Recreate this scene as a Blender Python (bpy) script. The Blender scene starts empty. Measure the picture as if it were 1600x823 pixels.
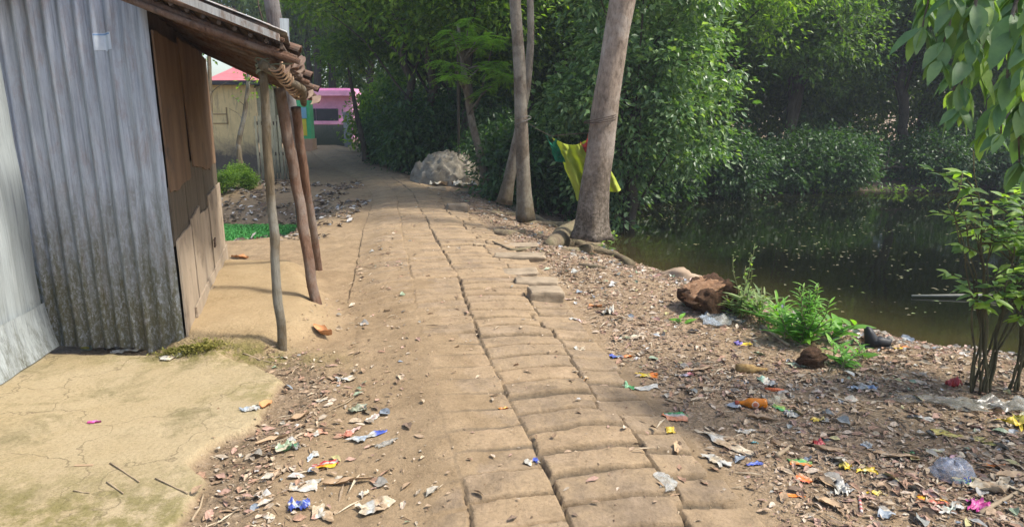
import bpy, math, random
import numpy as np
from mathutils import Vector, Matrix
sc = bpy.context.scene
C = sc.collection
R = math.radians
# ------------------------------------------------------------------ camera
CAMZ, PITCH, FPX = 1.55, R(12.9), 1050.0
cd = bpy.data.cameras.new('camera'); cam = bpy.data.objects.new('camera', cd); C.objects.link(cam)
cam.location = (0, 0, CAMZ); cam.rotation_euler = (R(90) - PITCH, 0, 0)
cd.sensor_width = 36; cd.lens = 36 * FPX / 1600; cd.clip_start = .05; cd.clip_end = 1500
sc.camera = cam
# ------------------------------------------------------------------ sky, sun, exposure
SUN_AZ, SUN_EL = R(97), R(54)          # compass-like azimuth from +Y towards +X
w = bpy.data.worlds.new('World'); sc.world = w; w.use_nodes = True
nt = w.node_tree; bg = nt.nodes['Background']
sky = nt.nodes.new('ShaderNodeTexSky'); sky.sky_type = 'NISHITA'; sky.sun_disc = False
sky.sun_elevation = SUN_EL; sky.sun_rotation = SUN_AZ; sky.dust_density = 2.5; sky.air_density = 1.0; sky.ozone_density = 1.0
nt.links.new(sky.outputs[0], bg.inputs[0]); bg.inputs[1].default_value = 0.15
ld = bpy.data.lights.new('sun', 'SUN'); ld.energy = 3.0; ld.angle = R(7); ld.color = (1, .95, .86)
sun = bpy.data.objects.new('sun', ld); C.objects.link(sun)
sd_ = Vector((math.sin(SUN_AZ) * math.cos(SUN_EL), math.cos(SUN_AZ) * math.cos(SUN_EL), math.sin(SUN_EL)))
sun.rotation_euler = sd_.to_track_quat('Z', 'Y').to_euler(); sun.location = (6, 2, 12)
vs = sc.view_settings; vs.view_transform = 'Standard'; vs.look = 'None'; vs.exposure = 1.08; vs.gamma = 1; vs.use_curve_mapping = False
sc.cycles.max_bounces = 6; sc.cycles.transparent_max_bounces = 8
sc.cycles.diffuse_bounces = 3; sc.cycles.glossy_bounces = 3; sc.cycles.transmission_bounces = 4
sc.cycles.caustics_reflective = False; sc.cycles.caustics_refractive = False

# ------------------------------------------------------------------ noise
def _h(ix, iy, seed=0):
    n = (ix.astype(np.int64) * 374761393 + iy.astype(np.int64) * 668265263 + seed * 974634777) & 0xffffffff
    n = ((n ^ (n >> 13)) * 1274126177) & 0xffffffff
    n = ((n ^ (n >> 16)) * 2246822519) & 0xffffffff
    return ((n ^ (n >> 15)) & 0xffffff) / float(0xffffff)
def vnoise(x, y, seed=0):
    x = np.asarray(x, float); y = np.asarray(y, float)
    ix = np.floor(x); iy = np.floor(y); fx = x - ix; fy = y - iy
    fx = fx * fx * fx * (fx * (fx * 6 - 15) + 10); fy = fy * fy * fy * (fy * (fy * 6 - 15) + 10)
    a = _h(ix, iy, seed); b = _h(ix + 1, iy, seed); c = _h(ix, iy + 1, seed); d = _h(ix + 1, iy + 1, seed)
    return ((a + (b - a) * fx) * (1 - fy) + (c + (d - c) * fx) * fy) * 2 - 1
def fbm(x, y, oct=4, seed=0):
    s = 0; a = 1; t = 0
    for o in range(oct):
        s = s + a * vnoise(np.asarray(x) * 2**o + o * 17.3, np.asarray(y) * 2**o - o * 9.1, seed + o); t += a; a *= .5
    return s / t
def sst(a, b, x):
    t = np.clip((x - a) / (b - a), 0, 1); return t * t * (3 - 2 * t)

# ------------------------------------------------------------------ where things stand in the place (metres)
def P(px, py, z=0.0):
    a = (px - 800) / FPX; b = -(py - 411.5) / FPX
    dy = math.cos(PITCH) + b * math.sin(PITCH); dz = -math.sin(PITCH) + b * math.cos(PITCH); t = (z - CAMZ) / dz
    return (a * t, dy * t, z)
def D(px, py, d):
    a = (px - 800) / FPX; b = -(py - 411.5) / FPX
    dy = math.cos(PITCH) + b * math.sin(PITCH); dz = -math.sin(PITCH) + b * math.cos(PITCH); t = d / dy
    return Vector((a * t, d, CAMZ + dz * t))

# ------------------------------------------------------------------ mesh building
def link_mesh(name, me, parent=None, mats=None, loc=None, smooth=False):
    o = bpy.data.objects.new(name, me); C.objects.link(o)
    if parent is not None: o.parent = parent
    if mats is not None:
        for m in (mats if isinstance(mats, (list, tuple)) else [mats]): me.materials.append(m)
    if loc is not None: o.location = loc
    if smooth: me.shade_smooth() if hasattr(me, 'shade_smooth') else None
    return o
def np_mesh(name, V, faces, mi=None, smooth=False):
    me = bpy.data.meshes.new(name); V = np.asarray(V, np.float32).reshape(-1, 3)
    faces = [np.asarray(f, np.int32) for f in faces if len(f)]
    n = sum(len(f) for f in faces); nl = sum(f.size for f in faces)
    me.vertices.add(len(V)); me.vertices.foreach_set('co', V.ravel())
    me.loops.add(nl); me.polygons.add(n)
    me.loops.foreach_set('vertex_index', np.concatenate([f.ravel() for f in faces]))
    tot = np.concatenate([np.full(len(f), f.shape[1], np.int32) for f in faces])
    st = np.concatenate([[0], np.cumsum(tot)[:-1]]).astype(np.int32)
    me.polygons.foreach_set('loop_start', st)
    if mi is not None: me.polygons.foreach_set('material_index', np.asarray(mi, np.int32))
    me.polygons.foreach_set('use_smooth', np.full(n, bool(smooth)))
    me.update(calc_edges=True); me.validate()
    return me
def grid_faces(nu, nv):
    i = np.arange(nu - 1)[:, None] * nv + np.arange(nv - 1)[None, :]
    i = i.ravel(); return np.stack([i, i + nv, i + nv + 1, i + 1], 1)
def add_attr(me, name, arr, kind='FLOAT_COLOR'):
    a = me.attributes.new(name, kind, 'POINT')
    if kind == 'FLOAT_COLOR':
        arr = np.concatenate([arr, np.ones((len(arr), 4 - arr.shape[1]))], 1) if arr.shape[1] < 4 else arr
        a.data.foreach_set('color', np.asarray(arr, np.float32).ravel())
    else: a.data.foreach_set('value', np.asarray(arr, np.float32).ravel())
class MB:
    def __init__(s): s.v = []; s.f = {}; s.n = 0; s.c = []
    def add(s, V, F, mi=0, col=None):
        V = np.asarray(V, float).reshape(-1, 3); F = np.asarray(F, int) + s.n
        s.v.append(V); s.f.setdefault((F.shape[1], mi), []).append(F); s.n += len(V)
        s.c.append(np.tile(np.array(col if col is not None else (1, 1, 1), float), (len(V), 1)) if col is None or np.ndim(col) == 1 else np.asarray(col, float)[:, :3])
    def box(s, x0, x1, y0, y1, z0, z1, mi=0, M=None, col=None):
        V = np.array([[x, y, z] for z in (z0, z1) for y in (y0, y1) for x in (x0, x1)], float)
        if M is not None: V = np.array([M @ Vector(v) for v in V])
        s.add(V, [[0, 2, 3, 1], [4, 5, 7, 6], [0, 1, 5, 4], [2, 6, 7, 3], [0, 4, 6, 2], [1, 3, 7, 5]], mi, col)
    def prism(s, pts, T, mi=0, col=None):
        """pts: loop of 3D points; T: thickness vector"""
        p = np.array([list(q) for q in pts], float); n = len(p); T = np.array(list(T), float)
        V = np.concatenate([p, p + T]); s.add(V, [list(range(n))[::-1]], mi, col); k = s.n - 2 * n
        s.f.setdefault((n, mi), []).append(np.array([[k + n + i for i in range(n)]]))
        s.f.setdefault((4, mi), []).append(np.array([[k + i, k + (i + 1) % n, k + n + (i + 1) % n, k + n + i] for i in range(n)]))
    def tube(s, pts, rad, sides=8, mi=0, rough=0, seed=0, cap=True, col=None, flare=None):
        pts = [Vector(p) for p in pts]; n = len(pts)
        if not hasattr(rad, '__len__'): rad = [rad] * n
        rings = []; ref = None
        for i, p in enumerate(pts):
            t = (pts[min(i + 1, n - 1)] - pts[max(i - 1, 0)])
            if t.length < 1e-9: t = Vector((0, 0, 1))
            t.normalize()
            if ref is None:
                ref = t.orthogonal().normalized()
                if abs(t.z) > .6: ref = (Vector((1, 0, 0)) - t * t.x).normalized()
            else: ref = (ref - t * ref.dot(t)).normalized()
            b = t.cross(ref)
            k = np.arange(sides) * 2 * math.pi / sides
            r = np.full(sides, float(rad[i]))
            if rough: r = r * (1 + rough * fbm(np.cos(k) * 1.3 + seed * 7.1, np.sin(k) * 1.3 + i * .35 + seed, 3, seed))
            if flare is not None: r = r * flare(i, k)
            rings.append(np.array(p) + np.outer(np.cos(k) * r, np.array(ref)) + np.outer(np.sin(k) * r, np.array(b)))
        V = np.concatenate(rings); j = np.arange(sides); j2 = (j + 1) % sides
        F = np.concatenate([np.stack([i * sides + j, i * sides + j2, (i + 1) * sides + j2, (i + 1) * sides + j], 1) for i in range(n - 1)])
        s.add(V, F, mi, col); k0 = s.n - len(V)
        if cap:
            s.f.setdefault((sides, mi), []).append(np.array([[k0 + q for q in range(sides)][::-1]]))
            s.f.setdefault((sides, mi), []).append(np.array([[k0 + (n - 1) * sides + q for q in range(sides)]]))
    def build(s, name, mats, parent=None, smooth=False, loc=None, cattr=False):
        fs = []; mi = []
        for (k, m), L in s.f.items():
            F = np.concatenate(L); fs.append(F); mi.append(np.full(len(F), m))
        me = np_mesh(name, np.concatenate(s.v), fs, np.concatenate(mi), smooth)
        if cattr: add_attr(me, 'Col', np.concatenate(s.c))
        return link_mesh(name, me, parent, mats, loc)
def tag(o, label=None, cat=None, group=None, kind=None):
    if label: o['label'] = label
    if cat: o['category'] = cat
    if group: o['group'] = group
    if kind: o['kind'] = kind
    return o
def empty(name, loc=(0, 0, 0), rz=0):
    o = bpy.data.objects.new(name, None); C.objects.link(o); o.location = loc; o.rotation_euler = (0, 0, rz); o.empty_display_size = .2
    return o
# ------------------------------------------------------------------ leaves (vectorised)
def unit(a): return a / np.maximum(np.linalg.norm(a, axis=1, keepdims=True), 1e-9)
def leaves_quad(B, Dn, N, L, W, fold=.25):
    S = unit(np.cross(Dn, N)); N = unit(np.cross(S, Dn)); L = L[:, None]; W = W[:, None]
    m = B + Dn * L * .42
    V = np.stack([B, m + S * W * .5 + N * W * fold * .5, B + Dn * L - N * L * .08, m - S * W * .5 + N * W * fold * .5], 1)
    i = np.arange(len(B)) * 4
    F = np.concatenate([np.stack([i, i + 1, i + 2], 1), np.stack([i, i + 2, i + 3], 1)])
    return V.reshape(-1, 3), F
def leaves_fine(B, Dn, N, L, W, droop=.35, fold=.22, wav=.0, rng=None):
    S = unit(np.cross(Dn, N)); N = unit(np.cross(S, Dn)); n = len(B); L = L[:, None]; W = W[:, None]
    st = np.array([0, .14, .34, .58, .82, 1.0]); wd = np.array([.02, .55, .98, .92, .5, .0])
    V = np.zeros((n, 6, 3, 3))
    for k in range(6):
        c = B + Dn * L * st[k] - N * L * droop * st[k]**2
        wv = 0 if rng is None else rng.normal(0, wav, (n, 1))
        V[:, k, 1] = c
        V[:, k, 0] = c + S * W * .5 * wd[k] + N * W * (fold + wv) * wd[k]
        V[:, k, 2] = c - S * W * .5 * wd[k] + N * W * (fold - wv) * wd[k]
    i = np.arange(n)[:, None] * 18; k = np.arange(5)[None, :] * 3
    a = (i + k).ravel()
    F = np.concatenate([np.stack([a, a + 1, a + 4, a + 3], 1), np.stack([a + 1, a + 2, a + 5, a + 4], 1)])
    return V.reshape(-1, 3), F

# ------------------------------------------------------------------ materials
def newmat(name):
    m = bpy.data.materials.new(name); m.use_nodes = True; n = m.node_tree.nodes; l = m.node_tree.links
    return m, n, l, n['Principled BSDF']
def nd(n, t, **k):
    x = n.new(t)
    for a, b in k.items(): setattr(x, a, b)
    return x
def ramp(n, stops, interp='LINEAR'):
    r = n.new('ShaderNodeValToRGB'); r.color_ramp.interpolation = interp; e = r.color_ramp.elements
    while len(e) < len(stops): e.new(.5)
    for i, (p, c) in enumerate(stops): e[i].position = p; e[i].color = (*c, 1) if len(c) == 3 else c
    return r
def noise(n, l, co, scale, detail=5, rough=.6, dist=0, vec=None):
    x = n.new('ShaderNodeTexNoise'); x.inputs['Scale'].default_value = scale; x.inputs['Detail'].default_value = detail
    x.inputs['Roughness'].default_value = rough; x.inputs['Distortion'].default_value = dist
    if vec is not None:
        mp = n.new('ShaderNodeMapping'); mp.inputs['Scale'].default_value = vec; l.new(co, mp.inputs[0]); co = mp.outputs[0]
    l.new(co, x.inputs['Vector']); return x.outputs['Fac']
def mix(n, l, f, a, b, mode='MIX'):
    x = n.new('ShaderNodeMix'); x.data_type = 'RGBA'; x.blend_type = mode
    for s, v in ((x.inputs[0], f), (x.inputs[6], a), (x.inputs[7], b)):
        if hasattr(v, 'links') or isinstance(v, bpy.types.NodeSocket): l.new(v, s)
        else: s.default_value = v if not hasattr(v, '__len__') else ((*v, 1) if len(v) == 3 else v)
    return x.outputs[2]
def math_(n, l, op, a, b=None, c=None, clamp=False):
    x = n.new('ShaderNodeMath'); x.operation = op; x.use_clamp = clamp
    for i, v in enumerate((a, b, c)):
        if v is None: continue
        if isinstance(v, bpy.types.NodeSocket): l.new(v, x.inputs[i])
        else: x.inputs[i].default_value = v
    return x.outputs[0]
def bump(n, l, h, strength=.4, dist=.02, prev=None):
    b = n.new('ShaderNodeBump'); b.inputs['Strength'].default_value = strength; b.inputs['Distance'].default_value = dist
    l.new(h, b.inputs['Height'])
    if prev is not None: l.new(prev, b.inputs['Normal'])
    return b.outputs[0]
def simple(name, stops, scale=6, rough=.85, bstr=.4, bdist=.01, vec=None, dark=None, bscale=None, metal=0, spec=.3, detail=8):
    m, n, l, b = newmat(name); co = n.new('ShaderNodeTexCoord').outputs['Object']
    f = noise(n, l, co, scale, detail, .65, 0, vec); r = ramp(n, stops); l.new(f, r.inputs[0]); c = r.outputs[0]
    if dark:  # (scale, colour, lo, hi)
        f2 = noise(n, l, co, dark[0], 6, .7, .3); r2 = ramp(n, [(dark[2], (0, 0, 0)), (dark[3], (1, 1, 1))]); l.new(f2, r2.inputs[0])
        c = mix(n, l, r2.outputs[0], c, dark[1])
    l.new(c, b.inputs['Base Color']); b.inputs['Roughness'].default_value = rough; b.inputs['Metallic'].default_value = metal
    b.inputs['Specular IOR Level'].default_value = spec
    f3 = noise(n, l, co, bscale or scale * 4, 8, .7, 0, vec); l.new(bump(n, l, f3, bstr, bdist), b.inputs['Normal'])
    return m
def leafmat(name, cols, trans=.48, rough=.45, spec=.35, tcol=None):
    m, n, l, b = newmat(name)
    g = n.new('ShaderNodeNewGeometry'); r = ramp(n, [(i / max(1, len(cols) - 1), c) for i, c in enumerate(cols)]); l.new(g.outputs['Random Per Island'], r.inputs[0])
    co = n.new('ShaderNodeTexCoord').outputs['Object']; f = noise(n, l, co, .9, 2)
    rr = ramp(n, [(.3, (.7, .75, .7)), (.7, (1.25, 1.2, 1.0))]); l.new(f, rr.inputs[0])
    c = mix(n, l, 1.0, r.outputs[0], rr.outputs[0], 'MULTIPLY')
    l.new(c, b.inputs['Base Color']); b.inputs['Roughness'].default_value = rough; b.inputs['Specular IOR Level'].default_value = spec
    t = n.new('ShaderNodeBsdfTranslucent'); tc = mix(n, l, 1.0, c, tcol or (1.8, 2.1, .5), 'MULTIPLY'); l.new(tc, t.inputs[0])
    mx = n.new('ShaderNodeMixShader'); mx.inputs[0].default_value = trans; l.new(b.outputs[0], mx.inputs[1]); l.new(t.outputs[0], mx.inputs[2])
    l.new(mx.outputs[0], n['Material Output'].inputs[0]); return m
def barkmat(name, a, b_, dark=(.04, .035, .03), lichen=None, vs=(7, 7, 1.6), s=3.0, zdark=None):
    m, n, l, b = newmat(name); co = n.new('ShaderNodeTexCoord').outputs['Object']
    f = noise(n, l, co, s, 10, .7, .4, vs); r = ramp(n, [(.3, dark), (.45, a), (.7, b_)]); l.new(f, r.inputs[0]); c = r.outputs[0]
    f2 = noise(n, l, co, 2.3, 6, .7); r2 = ramp(n, [(.45, (0, 0, 0)), (.62, (1, 1, 1))]); l.new(f2, r2.inputs[0])
    if lichen: c = mix(n, l, math_(n, l, 'MULTIPLY', r2.outputs[0], .7), c, lichen)
    if zdark:  # darker, mossy foot up to this height
        sep = n.new('ShaderNodeSeparateXYZ'); l.new(co, sep.inputs[0])
        h = math_(n, l, 'ADD', sep.outputs[2], math_(n, l, 'MULTIPLY_ADD', f2, 1.6, -.8))
        mr = n.new('ShaderNodeMapRange'); mr.inputs[1].default_value = zdark[0]; mr.inputs[2].default_value = zdark[1]; mr.inputs[3].default_value = 1; mr.inputs[4].default_value = 0; l.new(h, mr.inputs[0])
        f4 = noise(n, l, co, 22, 5, .7); r4 = ramp(n, [(.38, (0, 0, 0)), (.6, (1, 1, 1))]); l.new(f4, r4.inputs[0])
        c = mix(n, l, math_(n, l, 'MULTIPLY', mr.outputs[0], math_(n, l, 'MULTIPLY_ADD', r4.outputs[0], .5, .5)), c, zdark[2])
    l.new(c, b.inputs['Base Color']); b.inputs['Roughness'].default_value = .9; b.inputs['Specular IOR Level'].default_value = .15
    f3 = noise(n, l, co, s * 1.6, 10, .8, .5, vs); l.new(bump(n, l, f3, 1.0, .03), b.inputs['Normal']); return m

# ------------------------------------------------------------------ the lie of the land
EDGE = [(3.5, -6, .95), (.35, -1.5, .9), (-.28, .5, None), (.25, 2.27, .79), (.09, 2.88, .83), (-.14, 3.64, .84), (-.35, 4.85, .86), (-.47, 5.78, .92),
        (-.72, 7.13, .90), (-1.2, 9.22, .82), (-1.6, 11.14, .72), (-1.93, 12.92, .68), (-2.66, 15.36, .7), (-4.1, 18.89, .78), (-6.15, 24.48, .85), (-8.0, 29.7, .85), (-9.6, 36, .9), (-10.5, 45, .9)]
EDGE = [(1.1, -6, .85), (.62, -1.5, .8), (.42, .8, .78)] + [e for e in EDGE if e[1] > 2]
_ys = np.array([e[1] for e in EDGE]); _xs = np.array([e[0] for e in EDGE]); _hw = np.array([e[2] for e in EDGE])
yy = np.arange(-6, 45, .1); xx = np.interp(yy, _ys, _xs)
for _ in range(3):
    k = np.ones(15) / 15; xx = np.convolve(np.pad(xx, 7, mode='edge'), k, 'valid')
seg = np.sqrt(np.diff(xx)**2 + np.diff(yy)**2); S_ = np.concatenate([[0], np.cumsum(seg)])
ss = np.arange(0, S_[-1], .3); CX = np.interp(ss, S_, xx); CY = np.interp(ss, S_, yy)
def st_coords(x, y):
    x = np.asarray(x, float).ravel(); y = np.asarray(y, float).ravel()
    best = np.full(len(x), 1e9); bs = np.zeros(len(x)); bt = np.zeros(len(x))
    for i in range(len(CX) - 1):
        ax, ay = CX[i], CY[i]; dx, dy = CX[i + 1] - ax, CY[i + 1] - ay; L = math.hypot(dx, dy); dx /= L; dy /= L
        rx = x - ax; ry = y - ay; u = np.clip(rx * dx + ry * dy, 0, L); ex = rx - u * dx; ey = ry - u * dy
        d2 = ex * ex + ey * ey; m = d2 < best
        best[m] = d2[m]; bs[m] = ss[i] + u[m]; bt[m] = (np.sqrt(d2) * np.sign(rx * dy - ry * dx))[m]
    return bs, bt
def s_to_xy(s, t):
    x = np.interp(s, ss, CX); y = np.interp(s, ss, CY); e = .25
    dx = np.interp(s + e, ss, CX) - np.interp(s - e, ss, CX); dy = np.interp(s + e, ss, CY) - np.interp(s - e, ss, CY); L = np.sqrt(dx * dx + dy * dy) + 1e-9
    return x + t * dy / L, y - t * dx / L
HW = np.interp(CY, _ys, _hw)
def halfw(s): return np.interp(s, ss, HW)
def y_of(s): return np.interp(s, ss, CY)
# pond outline
POND = np.array([(30, 5.2), (7, 5.1), (5, 5.45), (3.9, 5.87), (3.3, 6.5), (2.75, 7.5), (2.1, 8.6), (1.72, 9.4), (1.55, 10.4), (1.3, 11.4), (1.1, 12.6), (1.2, 14.5), (2.4, 16.3), (4.2, 17.6), (7.5, 18.3), (11, 18.4), (16, 19.5), (30, 20)])
def sdpoly(x, y, poly):
    x = np.asarray(x, float); y = np.asarray(y, float); d = np.full(x.shape, 1e9); ins = np.zeros(x.shape, bool); n = len(poly)
    for i in range(n):
        a = poly[i]; b = poly[(i + 1) % n]; e = b - a; L2 = e @ e
        u = np.clip(((x - a[0]) * e[0] + (y - a[1]) * e[1]) / L2, 0, 1)
        d = np.minimum(d, np.hypot(x - a[0] - u * e[0], y - a[1] - u * e[1]))
        c = ((a[1] > y) != (b[1] > y)) & (x < (b[0] - a[0]) * (y - a[1]) / (b[1] - a[1] + 1e-12) + a[0]); ins ^= c
    return np.where(ins, -d, d)
WATER = -.60
def pxpoly(L, z=0): return np.array([P(a, b, z)[:2] for a, b in L])
SLAB = pxpoly([(-700, 1400), (-900, 600), (40, 545), (150, 548), (240, 552), (310, 553), (395, 566), (440, 590), (432, 615), (405, 645), (372, 668), (322, 690), (300, 716), (318, 738), (300, 775), (285, 800), (262, 840), (200, 1400)])
MOUND = pxpoly([(240, 540), (250, 480), (300, 415), (350, 402), (470, 404), (492, 430), (505, 462), (520, 490), (512, 510), (455, 530), (430, 548), (330, 556)], .04)
DW = -.46
def terrain(x, y, s=None, t=None):
    sh = x.shape; x = np.asarray(x, float).ravel(); y = np.asarray(y, float).ravel()
    if s is None: s, t = st_coords(x, y)
    hw = halfw(s); sdp = sdpoly(x, y, POND)
    h = -.055 + .03 * fbm(x * .7, y * .7, 3, 5) * sst(0, 1.2, np.abs(t)) + .034 * (1 - sst(4.5, 6.5, y)) * sst(-hw - .9, -hw - .2, t)
    # right bank falling to the pond
    bank = WATER + .03 + .50 * sst(0, 2.3, sdp) + .05 * sst(0, .25, sdp)
    inpond = WATER - .02 - .9 * sst(0, 2.0, -sdp)
    right = sst(-.2, .2, t)
    hr = np.where(sdp > 0, np.minimum(bank, -.075), inpond)
    far_ = sst(13, 20, y) * sst(2, 10, sdp); hr = np.where(sdp > 0, hr + far_ * .15, hr)
    h = h * (1 - right) + hr * right
    # ditch on the left, with duckweed
    ex = np.maximum(np.maximum(-7.5 - x, x + 3.95), 0); ey = np.maximum(np.maximum(9.35 - y, y - 11.2), 0)
    dd = np.hypot(ex, ey * np.where(y > 10, .55, 1)); h = h - .5 * (1 - sst(0, 1.25, dd)) * (t < 0)
    # cement slab, clay plinth
    wx = x + .05 * fbm(x * 5, y * 5, 5, 21); wy = y + .05 * fbm(x * 5 + 40, y * 5, 5, 22)
    sl = sst(.012, -.012, sdpoly(wx, wy, SLAB)); sdm = sdpoly(wx, wy, MOUND); mo = sst(.12, -.22, sdm)
    rut = np.exp(-((t + hw + .1) / .3)**2) * (1 - sst(6, 9, y)) * .008
    h = h - rut
    h = h * (1 - sl) + (-.012 + .008 * fbm(x * 1.5, y * 1.5, 2, 8)) * sl
    h = np.maximum(h, h * (1 - mo) + (.075 + .03 * fbm(x * 1.6, y * 2.2, 2, 9)) * mo)
    # the ditch-side earth bank right of the awning posts
    g = fbm(x * 5, y * 5, 4, 31); gh = fbm(x * 22, y * 22, 3, 33)
    rough = (1 - sl * .93) * (1 - mo * .8) * (.35 + .65 * sst(-.3, .3, np.abs(t) - hw))
    h = h + rough * (.016 * g + .007 * gh)
    # churned litter gulley between slab and path
    gul = np.exp(-(sdpoly(x, y, SLAB) - .12)**2 / .03) * (y < 4.6) * (1 - sl)
    h = h - gul * .014 * sst(0, .03, sdpoly(wx, wy, SLAB)) + gul * .012 * fbm(x * 30, y * 30, 2, 44)
    # far rise
    h = h + .25 * sst(30, 60, y)
    return h.reshape(sh), s, t, sl, mo, sdp, gul
NCOL = 4
def path_h(s, t):
    """height of the paving and its masks in (s, t)"""
    hw = halfw(s); y = y_of(s)
    s2 = s + .020 * fbm(s * 5, t * 5, 4, 51); t2 = t + .018 * fbm(s * 5 + 9, t * 5, 4, 52)
    b = np.array([-1.0, -.43, .03, .64, 1.0]); tn = t2 / hw + .045 * fbm(s * .9, t * 0 + 3, 2, 53); r0 = np.floor(s2 / .205); tn = tn + .16 * (_h(r0, r0 * 0, 81) - .5) * np.exp(-((tn - .64) / .16)**2)
    tn = np.where(np.abs(tn) > 1, tn, tn); col = np.clip(np.searchsorted(b, tn) - 1, 0, NCOL - 1)
    col = np.asarray(col); lo = b[col]; hi = b[col + 1]
    pitch = .205; off = _h(col, col * 0 + 3, 3) * pitch
    skew = .06 * (t2) ; q = (s2 + off - skew + .02 * vnoise(s * .7, col * 3.1, 54)) / pitch; row = np.floor(q); u = q - row
    # some rows differ in length
    ds = np.minimum(u, 1 - u) * pitch; 
    edge_out = hw * (1 + 0 * t) + (.05 * (_h(row, col, 61) - .5)) * (np.abs(tn) > .55)
    edge_out = np.where(t < 0, hw + .03, edge_out)
    dt = np.minimum((tn - lo) * hw, (hi - tn) * hw)
    dt = np.where((col == 0) | (col == NCOL - 1), np.minimum(np.where(col == 0, (hi - tn) * hw, (tn - lo) * hw), edge_out - np.abs(t2)), dt)
    gj = np.where((np.abs(tn - .03) < .08), .0015 + .0065 * vnoise(s * 3, t * 0, 72), .001); d = np.minimum(ds - .006 * _h(row, col, 71) - .0095 * (tn > 0) * (1 - sst(8, 11, y)) - .002, dt - gj) - .004 * np.abs(fbm(s * 24, t * 24, 3, 73))
    fade = 1 - sst(12, 22, y)
    prof = sst(-.0005, .0085, d) * .93 + .07 * sst(.003, .03, d)
    r1 = _h(row, col, 62); r2 = _h(row, col, 63); r3 = _h(row, col, 64)
    top = (r1 - .5) * .020 * (.4 + .6 * fade) + (u - .5) * (r2 - .5) * .026 + (r3 - .5) * .03 * (tn - lo - .2)
    top = top + .0045 * fbm(s * 11, t * 11, 3, 55) + .0024 * fbm(s * 45, t * 45, 3, 56)
    crown = .018 * (1 - tn**2) - .05 * sst(.35, 1.0, tn) - .012 * sst(.5, 1.05, -tn) + .012 * fbm(s * .35, t * .8, 2, 57)
    depth = np.where(np.abs(t2) > edge_out, .14, .034)
    blk = top - depth * (1 - prof)
    near = 1 - sst(4.2, 6.5, y)
    # soil washed over the paving: thick on the near left, thin film elsewhere
    cov = -.019 + .013 * fbm(s * 1.1, t * 1.6, 4, 58) + .004 * fbm(s * 9, t * 9, 3, 59)
    lf = sst(-.02, -.5, t / hw * 1.0 + .22 * fbm(s * .8, 0 * t, 2, 60) - .0)
    cov = cov - .012 * sst(-.1, .15, tn) + .028 * lf * near + .014 * lf * (1 - near)
    patch = np.exp(-(((y_of(s) - 3.25) / .42)**2 + ((t + .14 * 1) / .3)**2)); cov = cov + .02 * patch
    patch = np.exp(-(((y_of(s) - 2.42) / .25)**2 + ((t + .16) / .26)**2)); cov = cov - .03 * patch
    cov = np.where(np.abs(t2) > edge_out + .0, cov - .05 * sst(0, .02, np.abs(t2) - edge_out), cov)
    z = np.maximum(blk, cov); ex_ = blk - cov; soft = .004 * np.exp(-(ex_ / .006)**2); z = z + soft * .5
    mask = sst(-.001, .005, ex_) * sst(.001, .010, d) 
    z = z + crown
    return z, mask, _h(row, col, 65), sst(0, .012, np.abs(t2) - edge_out), d
def surf(x, y):
    x = np.atleast_1d(np.asarray(x, float)); y = np.atleast_1d(np.asarray(y, float))
    h, s, t, *_ = terrain(x, y); hw = halfw(s); z, m, tt, out, d = path_h(s, t)
    tq = -t / hw; wl = sst(.35, .93, tq) * (1 - sst(4.6, 6.2, y)) + .55 * sst(.7, .97, tq) * sst(4.6, 6.2, y); wl = np.where(out > .5, 0, wl); z = z * (1 - wl) + (h + .006) * wl; z = np.where(out > .5, -9, z)
    return np.where(np.abs(t) < hw + .06, np.maximum(h - .2 * (np.abs(t) < hw - .1), z), h)
def gz(x, y): return float(surf(x, y)[0])
def G(px, py, dz=0):
    """the point of the ground seen at this place of the photograph"""
    z = 0.0
    for _ in range(14):
        x, y, _z = P(px, py, z); z = z * .4 + gz(x, y) * .6
    return Vector((x, y, gz(x, y) + dz))

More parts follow.
